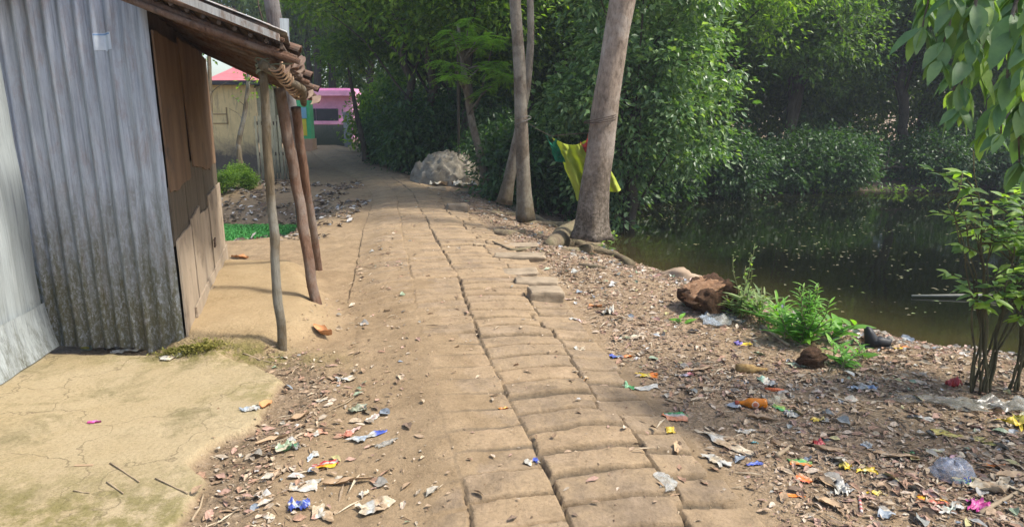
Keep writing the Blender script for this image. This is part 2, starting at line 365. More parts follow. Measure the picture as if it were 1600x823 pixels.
def groundmat():
    m, n, l, b = newmat('ground'); co = n.new('ShaderNodeTexCoord').outputs['Object']
    def attr(nm):
        a = n.new('ShaderNodeAttribute'); a.attribute_name = nm; sp = n.new('ShaderNodeSeparateColor'); l.new(a.outputs['Color'], sp.inputs[0]); return sp.outputs
    z1 = attr('zone'); z2 = attr('zone2')
    def cr(f, stops):
        r = ramp(n, stops); l.new(f, r.inputs[0]); return r.outputs[0]
    big = noise(n, l, co, 1.3, 6, .6, .3); mid = noise(n, l, co, 7, 8, .65); fine = noise(n, l, co, 60, 8, .75); fine2 = noise(n, l, co, 220, 4, .7)
    soil = cr(big, [(.25, (.175, .118, .064)), (.5, (.26, .185, .105)), (.75, (.34, .25, .155))])
    soil = mix(n, l, .55, soil, cr(mid, [(.3, (.165, .113, .064)), (.7, (.34, .245, .145))]))
    slab = cr(big, [(.3, (.31, .24, .13)), (.7, (.39, .315, .195))]); slab = mix(n, l, cr(noise(n, l, co, 2.6, 9, .7, .5), [(.52, (0, 0, 0)), (.66, (1, 1, 1))]), slab, (.20, .165, .085))
    vc = n.new('ShaderNodeTexVoronoi'); vc.feature = 'DISTANCE_TO_EDGE'; vc.inputs['Scale'].default_value = 1.1; vx = n.new('ShaderNodeVectorMath'); vx.operation = 'MULTIPLY_ADD'; nx = n.new('ShaderNodeTexNoise'); nx.inputs['Scale'].default_value = 3.5; nx.inputs['Detail'].default_value = 8; l.new(co, nx.inputs['Vector']); l.new(nx.outputs['Color'], vx.inputs[0]); vx.inputs[1].default_value = (.55, .55, .55); l.new(co, vx.inputs[2]); l.new(vx.outputs[0], vc.inputs['Vector'])
    crk = cr(vc.outputs['Distance'], [(0, (.75, .75, .75)), (.007, (0, 0, 0))]); slab = mix(n, l, crk, slab, (.13, .10, .06)); slab = mix(n, l, cr(noise(n, l, co, 14, 8, .8), [(.30, (.5, .5, .5)), (.45, (0, 0, 0))]), slab, (.22, .17, .10))
    clay = cr(big, [(.3, (.28, .20, .105)), (.7, (.38, .28, .16))]); clay = mix(n, l, .3, clay, cr(mid, [(.3, (.20, .14, .07)), (.7, (.38, .29, .17))]))
    blk = cr(mid, [(.25, (.15, .11, .07)), (.5, (.245, .18, .115)), (.75, (.34, .255, .17))])
    # litter: mosaic of leaf fragments
    v = n.new('ShaderNodeTexVoronoi'); v.inputs['Scale'].default_value = 42; v.inputs['Randomness'].default_value = 1
    wv = n.new('ShaderNodeMapping'); wv.inputs['Scale'].default_value = (1, 1.5, 1); l.new(co, wv.inputs[0])
    dn = n.new('ShaderNodeTexNoise'); dn.inputs['Scale'].default_value = 25; l.new(wv.outputs[0], dn.inputs[0])
    vm = n.new('ShaderNodeVectorMath'); vm.operation = 'MULTIPLY_ADD'; l.new(dn.outputs['Color'], vm.inputs[0]); vm.inputs[1].default_value = (.05, .05, .05); l.new(wv.outputs[0], vm.inputs[2]); l.new(vm.outputs[0], v.inputs['Vector'])
    sp = n.new('ShaderNodeSeparateColor'); l.new(v.outputs['Color'], sp.inputs[0])
    lit = cr(sp.outputs[0], [(0, (.12, .08, .05)), (.3, (.21, .145, .09)), (.6, (.31, .22, .15)), (.85, (.40, .29, .20)), (1, (.50, .40, .30))])
    lit = mix(n, l, cr(big, [(.35, (.15, .15, .15)), (.65, (.8, .8, .8))]), lit, soil)
    mud_shade = cr(mid, [(.3, (.07, .055, .035)), (.7, (.17, .13, .09))])  # wet mud, also used where shade is put into the ground colour
    c = mix(n, l, z1[2], soil, lit); c = mix(n, l, z2[1], c, mud_shade)
    c = mix(n, l, z1[1], c, slab); c = mix(n, l, z2[2], c, clay)
    tint = n.new('ShaderNodeAttribute'); tint.attribute_name = 'tint'
    blk = mix(n, l, 1.0, blk, cr(tint.outputs['Fac'], [(0, (.80, .80, .82)), (.5, (1, 1, 1)), (1, (1.16, 1.12, 1.05))]), 'MULTIPLY')
    blk = mix(n, l, cr(noise(n, l, co, 3.2, 8, .75, .4), [(.40, (0, 0, 0)), (.62, (.85, .85, .85))]), blk, (.32, .23, .135))
    c = mix(n, l, z1[0], c, blk)
    moss = math_(n, l, 'MULTIPLY', z2[0], cr(noise(n, l, co, 9, 8, .75), [(.42, (0, 0, 0)), (.55, (1, 1, 1))])); c = mix(n, l, moss, c, (.14, .125, .035))
    c = mix(n, l, 1.0, c, cr(fine, [(.25, (.66, .64, .62)), (.5, (1, 1, 1)), (.8, (1.22, 1.22, 1.22))]), 'MULTIPLY')
    # small dark crumbs and pits
    c = mix(n, l, cr(noise(n, l, co, 120, 3, .5), [(.64, (0, 0, 0)), (.70, (.55, .55, .55))]), c, (.10, .075, .05))
    l.new(c, b.inputs['Base Color']); b.inputs['Roughness'].default_value = .92; b.inputs['Specular IOR Level'].default_value = .18
    h = math_(n, l, 'ADD', fine, math_(n, l, 'MULTIPLY', fine2, .4)); nb = bump(n, l, h, .7, .009); nb = bump(n, l, noise(n, l, co, 22, 6, .7), .5, .02, nb)
    lb = math_(n, l, 'MULTIPLY', v.outputs['Distance'], z1[2]); nb = bump(n, l, lb, .8, .015, nb)
    l.new(nb, b.inputs['Normal']); return m
MG = groundmat()
def axis(a0, f0, f1, a1, d, g=1.09):
    L = list(np.arange(f0, f1, d)); x = f1; st = d
    while x < a1: L.append(x); st *= g; x += st
    L.append(a1); x = f0; st = d; P_ = []
    while x > a0: st *= g; x -= st; P_.append(x)
    return np.array(sorted(set(P_ + L)))
ax = axis(-400, -3.3, 3.9, 400, .019, 1.045); ay = axis(-60, 2.0, 7.0, 900, .019, 1.03)
X, Y = np.meshgrid(ax, ay, indexing='ij')
H, s, t, sl, mo, sdp, gul = terrain(X, Y)
x = X.ravel(); y = Y.ravel(); hw = halfw(s)
pz = path_h(s, t)[0]
inside = sst(hw - .06, hw - .16, np.abs(t))
z = H.ravel() - inside * .16
fine_zone = (np.abs(t) < hw + .25)
me = np_mesh('ground', np.stack([x, y, z], 1), [grid_faces(len(ax), len(ay))[:, ::-1]], smooth=True)
zone = np.zeros((len(x), 3)); zone2 = np.zeros((len(x), 3))
rt = sst(hw + .0, hw + .12, t) * sst(-.15, .1, sdp); dm = fbm(x * 1.3, y * 1.3, 4, 77)
zone[:, 2] = np.clip(rt * (.75 + .8 * dm) + gul * .8 + sst(9, 13, y) * (t > 0) * .6 + sst(12, 15, y) * (t < 0) * .3, 0, 1)
zone[:, 1] = sl
zone2[:, 2] = mo
branch_shade = np.exp(-((x - 1.9)**2 / 1.1 + (y - 2.9)**2 / .35)) * .35  # shade below the hanging branch, put into the ground colour
ditch = (t < 0) * sst(-.12, -.3, z) * (x < -2.6)
zone2[:, 1] = np.clip(sst(.9, .05, sdp) * .55 + sst(14.5, 16.5, y) * sst(6, 1, sdp) * .9 + gul * .45 + ditch * .8 + branch_shade * .6, 0, 1) * (1 - sl)  # far shore term puts the wood's shade into the ground colour
mossn = np.exp(-((x + 1.9)**2 / .5 + (y - 4.1)**2 / .02)) * 1.0 + sl * np.clip(sst(2.9, 2.3, y) + .8 * np.exp(-((x + 1.35)**2 / .12 + (y - 3.55)**2 / .03)), 0, 1) * .75
zone2[:, 0] = np.clip(mossn, 0, 1)
add_attr(me, 'zone', zone); add_attr(me, 'zone2', zone2); add_attr(me, 'tint', np.full(len(x), .5), 'FLOAT')
tag(link_mesh('ground', me, None, MG), kind='structure')
# path
ps = []; q = 0.0; s_end = ss[-1] - .5
while q < s_end:
    ps.append(q); yq = float(y_of(q)); q += .05 if yq < 1.7 else (.0065 if yq < 5 else (.010 if yq < 9 else (.02 if yq < 14 else .07)))
ps = np.array(ps); pt = np.linspace(-1.06, 1.06, 210)
SS, TT = np.meshgrid(ps, pt, indexing='ij'); TT = TT * (halfw(SS) / .9 * .9) ; sF = SS.ravel(); tF = TT.ravel()
zz, mk, tn_, out, dE = path_h(sF, tF); xw, yw = s_to_xy(sF, tF)
zt, *_ = terrain(xw, yw, sF, tF)
# where the soil beside the path lies higher than the paving, the paving sinks under it
tq = -tF / halfw(sF); wl = sst(.35, .93, tq) * (1 - sst(4.6, 6.2, yw)) + .55 * sst(.7, .97, tq) * sst(4.6, 6.2, yw); wl = np.where(out > .5, 0, wl); zz = zz * (1 - wl) + (zt + .006 - .016 * sst(.9, 1.035, tq)) * wl
mk = mk * (1 - wl * .8); zz = np.where((tF < 0) & (out > .5), zt - .03, zz)
zz = np.where((tF > 0) & (out > .5), np.minimum(zz, zt - .03), zz)
me = np_mesh('path', np.stack([xw, yw, zz], 1), [grid_faces(len(ps), len(pt))], smooth=True)
zone = np.zeros((len(xw), 3)); zone[:, 0] = mk; zone2 = np.zeros((len(xw), 3)); zone2[:, 1] = (1 - mk) * sst(.010, .0, dE) * .95 * sst(-.6, .1, tF / halfw(sF) + .25 * fbm(sF, tF, 2, 9)) * (out < .1) * (wl < .2)
add_attr(me, 'zone', zone); add_attr(me, 'zone2', zone2); add_attr(me, 'tint', tn_, 'FLOAT')
tag(link_mesh('path', me, None, MG), kind='structure')
# water
def watermat():
    m, n, l, b = newmat('pond water'); co = n.new('ShaderNodeTexCoord').outputs['Object']
    g = n.new('ShaderNodeAttribute'); g.attribute_name = 'shallow'
    r = ramp(n, [(0, (.003, .004, .002)), (.3, (.005, .006, .003)), (.7, (.026, .024, .009)), (1, (.04, .03, .012))]); l.new(g.outputs['Fac'], r.inputs[0])
    f = noise(n, l, co, 1.2, 6, .6); c = mix(n, l, 1.0, r.outputs[0], (lambda q: (l.new(f, q.inputs[0]), q.outputs[0])[1])(ramp(n, [(.3, (.7, .75, .7)), (.7, (1.25, 1.2, 1.1))])), 'MULTIPLY')
    l.new(c, b.inputs['Base Color']); b.inputs['Roughness'].default_value = .04; b.inputs['IOR'].default_value = 1.33
    f2 = noise(n, l, co, 5, 3, .5, .3); l.new(bump(n, l, f2, .05, .02), b.inputs['Normal']); return m
wx = np.concatenate([np.arange(.5, 12, .12), np.arange(12, 34, 1.0)]); wy = np.concatenate([np.arange(4.6, 14, .12), np.arange(14, 21.5, .5)])
WX, WY = np.meshgrid(wx, wy, indexing='ij'); sd = sdpoly(WX.ravel(), WY.ravel(), POND)
me = np_mesh('pond_water', np.stack([WX.ravel(), WY.ravel(), np.full(WX.size, WATER)], 1), [grid_faces(len(wx), len(wy))[:, ::-1]], smooth=True)
add_attr(me, 'shallow', np.exp(np.minimum(0, sd + .05) / 1.3), 'FLOAT'); tag(link_mesh('pond_water', me, None, watermat()), kind='structure')
# ditch water under the duckweed
me = np_mesh('ditch_water', [(-8.9, 8.6, DW - .012), (-3.4, 8.6, DW - .012), (-3.4, 12.4, DW - .012), (-8.9, 12.4, DW - .012)], [[[0, 1, 2, 3]]])
tag(link_mesh('ditch_water', me, None, simple('ditch water', [(.3, (.02, .03, .015)), (.7, (.03, .045, .02))], 3, .1, .05)), kind='structure')
# ================================================================== materials of built things
def tinmat(name, base=(.37, .40, .45), dark=(.23, .25, .285), moss=True, rust=.0, zm=(.3, 1.15), zoff=0):
    m, n, l, b = newmat(name); co = n.new('ShaderNodeTexCoord').outputs['Object']
    f = noise(n, l, co, 2.2, 10, .75, .2, (9, 9, .8)); r = ramp(n, [(.3, dark), (.55, base), (.8, tuple(min(1, q * 1.25) for q in base))]); l.new(f, r.inputs[0]); c = r.outputs[0]
    fz = noise(n, l, co, 3, 10, .8, .1, (26, 26, .5)); rz = ramp(n, [(.35, (.62, .62, .64)), (.5, (1, 1, 1)), (.7, (1.18, 1.17, 1.15))]); l.new(fz, rz.inputs[0]); c = mix(n, l, 1.0, c, rz.outputs[0], 'MULTIPLY')
    f2 = noise(n, l, co, 60, 6, .8); r2 = ramp(n, [(.62, (0, 0, 0)), (.7, (1, 1, 1))]); l.new(f2, r2.inputs[0]); c = mix(n, l, math_(n, l, 'MULTIPLY', r2.outputs[0], .35), c, (.55, .55, .52))
    if rust:
        f5 = noise(n, l, co, 3, 9, .8, .4, (3, 3, 1)); r5 = ramp(n, [(.5, (0, 0, 0)), (.62, (1, 1, 1))]); l.new(f5, r5.inputs[0]); c = mix(n, l, math_(n, l, 'MULTIPLY', r5.outputs[0], rust), c, (.22, .11, .05))
    if moss:
        sep = n.new('ShaderNodeSeparateXYZ'); l.new(co, sep.inputs[0])
        f3 = noise(n, l, co, 3, 8, .75, .3, (6, 6, 1.2)); z = math_(n, l, 'ADD', sep.outputs[2], math_(n, l, 'MULTIPLY_ADD', f3, -2.0, 1.0))
        mr = n.new('ShaderNodeMapRange'); mr.inputs[1].default_value = zm[0] + zoff; mr.inputs[2].default_value = zm[1] + zoff; mr.inputs[3].default_value = 1; mr.inputs[4].default_value = 0; l.new(z, mr.inputs[0])
        f4 = noise(n, l, co, 28, 8, .8, .4, (2.2, 2.2, 1)); r4 = ramp(n, [(.34, (.1, .1, .1)), (.52, (1, 1, 1))]); l.new(f4, r4.inputs[0])
        k = math_(n, l, 'MULTIPLY', mr.outputs[0], r4.outputs[0]); c = mix(n, l, math_(n, l, 'MULTIPLY', k, .92), c, (.075, .07, .03))
    l.new(c, b.inputs['Base Color']); b.inputs['Metallic'].default_value = .35; b.inputs['Roughness'].default_value = .55; b.inputs['Specular IOR Level'].default_value = .3
    l.new(bump(n, l, f2, .25, .004), b.inputs['Normal']); return m
M_tin = tinmat('galvanised tin', rust=.3); M_tin2 = tinmat('pale tin', (.44, .48, .48), (.33, .36, .36), zm=(-.3, .25)); M_tin3 = tinmat('roof tin', (.50, .48, .43), (.30, .27, .23), False, .8)
M_bamboo = barkmat('bamboo', (.15, .115, .07), (.24, .185, .12), (.07, .055, .035), (.34, .33, .28), (10, 10, 1.2), 4)
M_bamboo_red = barkmat('brown bamboo', (.17, .095, .06), (.25, .15, .10), (.07, .045, .03), (.30, .26, .22), (10, 10, 1.2), 4)
M_wood = barkmat('weathered board', (.13, .105, .075), (.20, .165, .12), (.05, .04, .03), None, (9, 9, .7), 3)
M_ply = simple('brown plywood', [(.25, (.08, .045, .025)), (.5, (.14, .085, .048)), (.75, (.21, .135, .08))], 2.6, .8, .3, .006, (2, 2, .6), (3.5, (.06, .045, .035), .58, .75))
M_ply2 = simple('pale plywood', [(.25, (.20, .155, .11)), (.5, (.31, .245, .175)), (.75, (.38, .31, .235))], 2.6, .85, .4, .006, (2, 2, .6), (3.5, (.14, .105, .075), .52, .7))  # lower boards, paler than the brown upper panels
M_tile = simple('clay tile', [(.3, (.08, .045, .03)), (.55, (.16, .095, .06)), (.8, (.28, .20, .14))], 9, .9, .5, .006, None, (5, (.07, .06, .05), .5, .65))
M_thatch = simple('old thatch', [(.3, (.05, .035, .025)), (.7, (.15, .11, .075))], 20, .95, .8, .02, (4, 4, 1))
M_dark = simple('dark wood', [(.3, (.05, .035, .025)), (.7, (.10, .07, .05))], 8, .9, .4)
M_paper = simple('notice paper', [(.3, (.44, .50, .58)), (.7, (.58, .63, .68))], 12, .7, .2)
M_paper_blue = simple('notice print', [(.3, (.16, .28, .48)), (.7, (.25, .36, .55))], 30, .7, .1)
def sheet(A, Bv, z0, z1, pitch, amp, nz, seed, wob=.012, zbot=0.012, flat=None):
    """corrugated sheet from A to Bv (x, y), thin but closed"""
    A = np.array(A, float); Bv = np.array(Bv, float); L = np.linalg.norm(Bv - A); e = (Bv - A) / L; nrm = np.array([e[1], -e[0]])
    u = np.arange(0, L + 1e-6, pitch / 10 if amp else .05); v = np.linspace(0, 1, nz); U, V = np.meshgrid(u, v, indexing='ij')
    ph = U / pitch * 2 * math.pi; am = amp * (1 + .15 * fbm(U * 2, V * 2, 2, seed)) * (1 if flat is None else flat(U / L))
    off = am * np.cos(ph) + wob * fbm(U * 1.3, V * 3, 3, seed + 1) + .0015 * fbm(U * 20, V * 20, 2, seed + 2)
    zb = z0 + zbot * fbm(U * 9, U * 0, 3, seed + 3) * 2; Z = zb + (z1 - zb) * V
    Pn = np.stack([A[0] + e[0] * U + nrm[0] * off, A[1] + e[1] * U + nrm[1] * off, Z], -1).reshape(-1, 3)
    F = grid_faces(len(u), nz); m = MB(); m.add(Pn, F); th = np.array([-nrm[0], -nrm[1], 0]) * .002
    m.add(Pn + th, F[:, ::-1]); return m
# ================================================================== tin shed with its awning
shed = empty('tin_shed', (-3.0, 4.6, 0)); tag(shed, 'old shed of grey corrugated tin and brown boards with a tiled awning on bamboo poles', 'shed')
def sp(mb, name, mats, parent=shed, smooth=False, **k):
    o = mb.build(name, mats, None, smooth, **k); par(o, parent); return o
def par(o, parent):
    wl = Vector((0, 0, 0)); p = parent
    while p is not None: wl += p.location; p = p.parent
    o.parent = parent; o.matrix_parent_inverse = Matrix.Translation(-wl)
E0 = (-3.235, 4.36); E1 = (-2.19, 4.27)
front = sp(sheet(E0, E1, -.03, 2.62, .100, .017, 60, 3, flat=lambda u: 1 - .55 * sst(.72, .85, u) * (1 - sst(.97, 1, u) * .5)), 'corrugated_wall', M_tin, smooth=True)
for (u, z) in [(.08, 1.05), (.28, 1.22), (.45, 1.2), (.62, 1.18), (.8, 1.2), (.15, .62), (.38, .6), (.6, .65), (.85, 1.9), (.5, 1.95), (.2, 1.9)]:
    x = E0[0] + (E1[0] - E0[0]) * u; y = E0[1] + (E1[1] - E0[1]) * u - .018
    m = MB(); m.tube([(x, y + .006, z), (x, y - .006, z)], [.009, .006], 8); sp(m, 'nail', M_dark, front)
o = sp(sheet((-2.72, 1.4), (-3.13, 4.30), .10, 2.5, .19, .006, 30, 9, .02), 'flat_tin_wall', M_tin2, smooth=True)
m = MB()  # kicked-out lower strip of the flat tin
u = np.linspace(0, 1, 60); v = np.linspace(0, 1, 8); U, V = np.meshgrid(u, v, indexing='ij')
bx = -2.72 + (-3.13 + 2.72) * U; by = 1.4 + 2.9 * U; out = .018 + .05 * (1 - V)**1.5 + .012 * fbm(U * 20, V * 2, 3, 4)
Pn = np.stack([bx + out, by + .1 * out, -.005 + .3 * V + .012 * fbm(U * 25, V * 0, 2, 5) * V], -1).reshape(-1, 3); m.add(Pn, grid_faces(60, 8)); m.add(Pn - np.array([.002, 0, 0]), grid_faces(60, 8)[:, ::-1])
sp(m, 'tin_skirt', M_tin2, smooth=True)
# plank and plywood side
A = Vector((-2.215, 4.36)); Bq = Vector((-3.04, 6.95)); eL = (Bq - A).length; e = (Bq - A) / eL; nr = Vector((e.y, -e.x))
def panel(name, u0, u1, z0, z1, off, mat, seed, skew=(0, 0, 0, 0), th=.012, parent=shed):
    rng = random.Random(seed); k = 9; pts = []
    def Q(u, z, o=0): return (A.x + e.x * u + nr.x * (off + o), A.y + e.y * u + nr.y * (off + o), z)
    for i in range(k): pts.append(Q(u0 + (u1 - u0) * i / (k - 1) + skew[0] * (1 - i / (k - 1)), z0 + rng.uniform(-.012, .012) + skew[1] * i / (k - 1)))
    for i in range(k): pts.append(Q(u1 + rng.uniform(-.006, .006), z0 + skew[1] + (z1 - z0 - skew[1]) * (i + .5) / k))
    for i in range(k): pts.append(Q(u1 + (u0 - u1) * i / (k - 1), z1 + rng.uniform(-.008, .008) + skew[2] * (1 - i / (k - 1))))
    for i in range(k): pts.append(Q(u0 + rng.uniform(-.005, .005) + skew[0] * i / k, z1 + (z0 - z1) * (i + .5) / k))
    m = MB(); m.prism(pts[::-1], (-nr.x * th, -nr.y * th, 0)); return sp(m, name, mat, parent)
panel('backing_board', 0, eL, -.02, 2.22, -.03, M_dark, 1)
panel('plywood_panel', -.07, .86, 1.02, 2.02, .012, M_ply, 2, (0, .02, 0, 0))
panel('plywood_panel', .90, 2.1, 1.12, 2.06, .016, M_ply, 3, (.12, -.12, 0, 0))
panel('plywood_panel', 2.0, 2.7, 1.02, 2.04, .006, M_ply, 33)
for i, (a, b_, z0, z1) in enumerate([(-.07, .6, .68, 1.06), (.56, 1.1, .70, 1.16), (1.1, 1.62, .60, 1.12), (1.62, 2.2, .66, 1.1), (2.2, 2.7, .62, 1.1)]): panel('board', a, b_, z0, z1, .002 + .004 * (i % 2), M_wood, 10 + i)
for i, (a, b_, z0, z1, sk) in enumerate([(-.07, .55, -.03, .72, 0), (.57, 1.05, .0, .76, .03), (1.08, 1.6, .10, .72, -.02), (1.66, 2.7, .12, .80, .02)]): panel('lower_panel', a, b_, z0, z1, .018 + .004 * (i % 2), M_ply2, 20 + i, (sk, .0, sk, 0))
panel('skirting_board', .3, 2.72, -.02, .16, .034, M_ply2, 30)
panel('door_wedge', 1.58, 1.66, .36, .42, .05, M_dark, 31)
# roof: ridge side behind, tile edge along the top of the wall
def P3(x, y, z): return Vector((x, y, z))
rf = MB()
def tiles(mb, O, U, Vv, nu, nv, w, Lt, seed, mi=0, lift=.012):
    """rows of half round clay tiles: U down the slope, Vv along the eave"""
    U = U.normalized(); Vv = Vv.normalized(); N = U.cross(Vv).normalized(); N = N if N.z > 0 else -N; rng = random.Random(seed)
    for j in range(nv):
        for i in range(nu):
            o = O + U * (i * Lt * .78) + Vv * (j * w + rng.uniform(-.006, .006)) + N * (rng.uniform(0, .008) + .004)
            k = np.linspace(0, math.pi, 7); r = w * .52 * (1 - .0 * i); r2 = r * 1.08
            p0 = [o + Vv * (math.cos(a) * r) + N * (math.sin(a) * r * .75) for a in k]; p1 = [o + U * Lt + Vv * (math.cos(a) * r2) + N * (math.sin(a) * r2 * .75 + lift) for a in k]
            q0 = [p - N * .009 for p in p0]; q1 = [p - N * .009 for p in p1]
            V = [list(p) for p in p0 + p1 + q0 + q1]; F = []
            for a in range(6): F += [[a, a + 1, a + 8, a + 7], [14 + a, 21 + a, 22 + a, 15 + a], [7 + a, 8 + a, 22 + a, 21 + a]]
            mb.add(V, F, mi)
tiles(rf, P3(-2.62, 4.3, 2.60), P3(.55, 0, -.30), P3(-.32, 1, -.03), 2, 24, .105, .26, 5)
sp(rf, 'main_roof_tiles', M_tile)
m = MB(); rng = random.Random(8)
m.prism([(-3.9, 3.98, 2.33), (-2.95, 3.98, 2.36), (-2.7, 4.3, 2.7), (-2.9, 6.9, 2.75), (-4.4, 6.9, 2.75), (-4.4, 3.98, 2.33)], (0, 0, .12))
for i in range(90):
    x = -3.6 + .9 * i / 90; m.tube([(x, 4.06, 2.36), (x + rng.uniform(-.04, .04), 3.9 + rng.uniform(-.05, .05), 2.24 + rng.uniform(-.1, .03))], [.014, .005], 5)
sp(m, 'thatch_roof', M_thatch)
# awning
W0 = P3(-2.23, 4.05, 2.215); W1 = P3(-3.02, 6.9, 2.10); V0 = P3(-1.33, 4.12, 1.865); V1 = P3(-1.80, 6.3, 1.635)
awn = MB()
for i in range(12):
    f = i / 11; a = W0.lerp(W1, f); b_ = V0.lerp(V1, f); dv = (b_ - a); mid = a.lerp(b_, .5) + Vector((0, 0, -.012))
    awn.tube([a - dv * .1, mid, b_ + dv * random.Random(i).uniform(.0, .08)], [.02, .021, .018], 8, rough=.1, seed=i)
sp(awn, 'rafters', M_bamboo_red, smooth=True)
la = MB()
for i in range(11):
    f = .06 + i * .094; a = W0.lerp(V0, f) + Vector((0, -.06, .035)); b_ = W1.lerp(V1, f) + Vector((0, .03, .035))
    la.tube([a, a.lerp(b_, .5) + Vector((0, 0, -.015)), b_], .013, 6)
for i in range(46):   # thin split bamboo close together, seen from below
    f = .02 + i * .0212; a = W0.lerp(V0, f) + Vector((0, 0, .052)); b_ = W1.lerp(V1, f) + Vector((0, 0, .052)); la.tube([a, b_], .0105, 5)
sp(la, 'laths', M_dark)
at_ = MB(); Ud = (V0 - W0); nt_ = 24; step = (V1 - V0) / nt_
for i in range(nt_ + 1):
    f = i / nt_; a = W0.lerp(W1, f) + Vector((0, 0, .075)); b_ = V0.lerp(V1, f) + Vector((0, 0, .075)); d_ = b_ - a
    tiles(at_, a, d_, step, int(d_.length / .203) + 0, 1, .1, .26, 50 + i)
sp(at_, 'awning_tiles', M_tile)
ts = MB()   # tin sheet weighing down the near verge
u = np.linspace(0, 1, 30); v = np.linspace(0, 1, 22); U, V = np.meshgrid(u, v, indexing='ij')
a0 = np.array(W0.lerp(V0, .10)); a1 = np.array(V0 + (V0 - W0) * .04); b0 = np.array(W0.lerp(W1, .26).lerp(V0.lerp(V1, .26), .10)); b1 = np.array(V0.lerp(V1, .26))
Pn = (a0 * (1 - U[..., None]) + a1 * U[..., None]) * (1 - V[..., None]) + (b0 * (1 - U[..., None]) + b1 * U[..., None]) * V[..., None]
Pn = Pn + np.stack([0 * U, -.06 + 0 * U, .132 + .010 * np.cos(V * 22) + .012 * fbm(U * 3, V * 3, 2, 3) - .015 * (V < .01)], -1); Pn = Pn.reshape(-1, 3)
ts.add(Pn, grid_faces(30, 22)); ts.add(Pn - np.array([0, 0, .004]), grid_faces(30, 22)[:, ::-1])
sp(ts, 'tin_sheet', M_tin3, smooth=True)
vb = MB(); vb.tube([W0 + Vector((-.1, -.03, .0)), W0.lerp(V0, .5) + Vector((0, -.04, -.035)), V0 + Vector((.09, -.035, -.045))], [.017, .02, .017], 10, rough=.1)
vb.tube([W0 + Vector((-.1, -.06, .075)), V0 + Vector((.02, -.07, .07))], [.012, .013], 8)
vs_ = MB(); vs_.prism([W0 + Vector((0, -.09, .07)), V0 + Vector((.0, -.09, .065)), V0 + Vector((.0, -.09, .105)), W0 + Vector((0, -.09, .12))], (0, .012, 0))
sp(vs_, 'verge_strip', M_tin3); sp(vb, 'verge_poles', M_bamboo_red, smooth=False)
bm_ = MB(); e0 = D(409, 118, 4.26); e1 = D(452, 172, 6.55)
bm_.tube([P3(-1.46, 4.10, 1.80), P3(-1.60, 5.3, 1.695), P3(-1.93, 6.4, 1.60)], [.03, .032, .028], 10, rough=.12)
sp(bm_, 'eave_beam', M_bamboo, smooth=True)
ev = MB(); rng = random.Random(5)   # cracked half round tiles and folded bamboo along the eave
for i in range(13):
    f = i / 12 * .62; o = V0.lerp(V1, f) + Vector((-.075 + .0 * i, 0, -.055 - .0 * i)); k = np.linspace(-.3, math.pi + .2, 9)
    ax_ = (V1 - V0).normalized(); sd = Vector((1, .2, 0)).normalized(); up = Vector((0, 0, 1)); r = .042 + rng.uniform(-.004, .008)
    p0 = [o + sd * math.cos(a) * r - up * math.sin(a) * r for a in k]; p1 = [p + ax_ * .11 + up * .02 for p in p0]; q0 = [o + (p - o) * .8 for p in p0]; q1 = [q + ax_ * .11 + up * .02 for q in q0]
    V = [list(p) for p in p0 + p1 + q0 + q1]; F = []
    for a in range(8): F += [[a, a + 1, 10 + a, 9 + a], [18 + a, 27 + a, 28 + a, 19 + a], [a, 18 + a, 19 + a, a + 1]]
    ev.add(V, F)
sp(ev, 'eave_tiles', simple('pale tile', [(.3, (.20, .12, .075)), (.7, (.42, .30, .19))], 14, .85, .4, .004))
def cane(name, pts, r, mat, seed, nodes=6):
    m = MB(); n = 34; P_ = []; Rr = []
    pts = [Vector(p) for p in pts]
    for i in range(n):
        f = i / (n - 1) * (len(pts) - 1); k = min(int(f), len(pts) - 2); p = pts[k].lerp(pts[k + 1], f - k)
        p += Vector((.008 * float(vnoise(i * .3, seed, 1)), .008 * float(vnoise(i * .3, seed, 2)), 0)); P_.append(p)
        q = (i / (n - 1) * nodes) % 1; Rr.append(r[0] + (r[1] - r[0]) * i / (n - 1) + .0045 * math.exp(-(min(q, 1 - q) / .06)**2))
    m.tube(P_, Rr, 14, rough=.07, seed=seed); return sp(m, name, mat, smooth=True)
b1 = G(441, 545); cane('post', [b1 + Vector((0, 0, -.05)), D(424, 320, 4.25), D(409, 100, 4.22)], (.030, .026), M_bamboo, 1, 5)
b2 = G(494, 472); cane('post', [b2 + Vector((0, 0, -.05)), D(463, 290, 5.4), D(435, 138, 5.3)], (.042, .042), M_bamboo_red, 2, 6)
b3 = G(500, 422); cane('post', [b3 + Vector((0, 0, -.05)), D(481, 310, 6.5), D(461, 168, 6.3)], (.036, .042), M_bamboo_red, 3, 6)
M_btile = simple('broken tile', [(.3, (.10, .06, .045)), (.7, (.26, .19, .14))], 12)
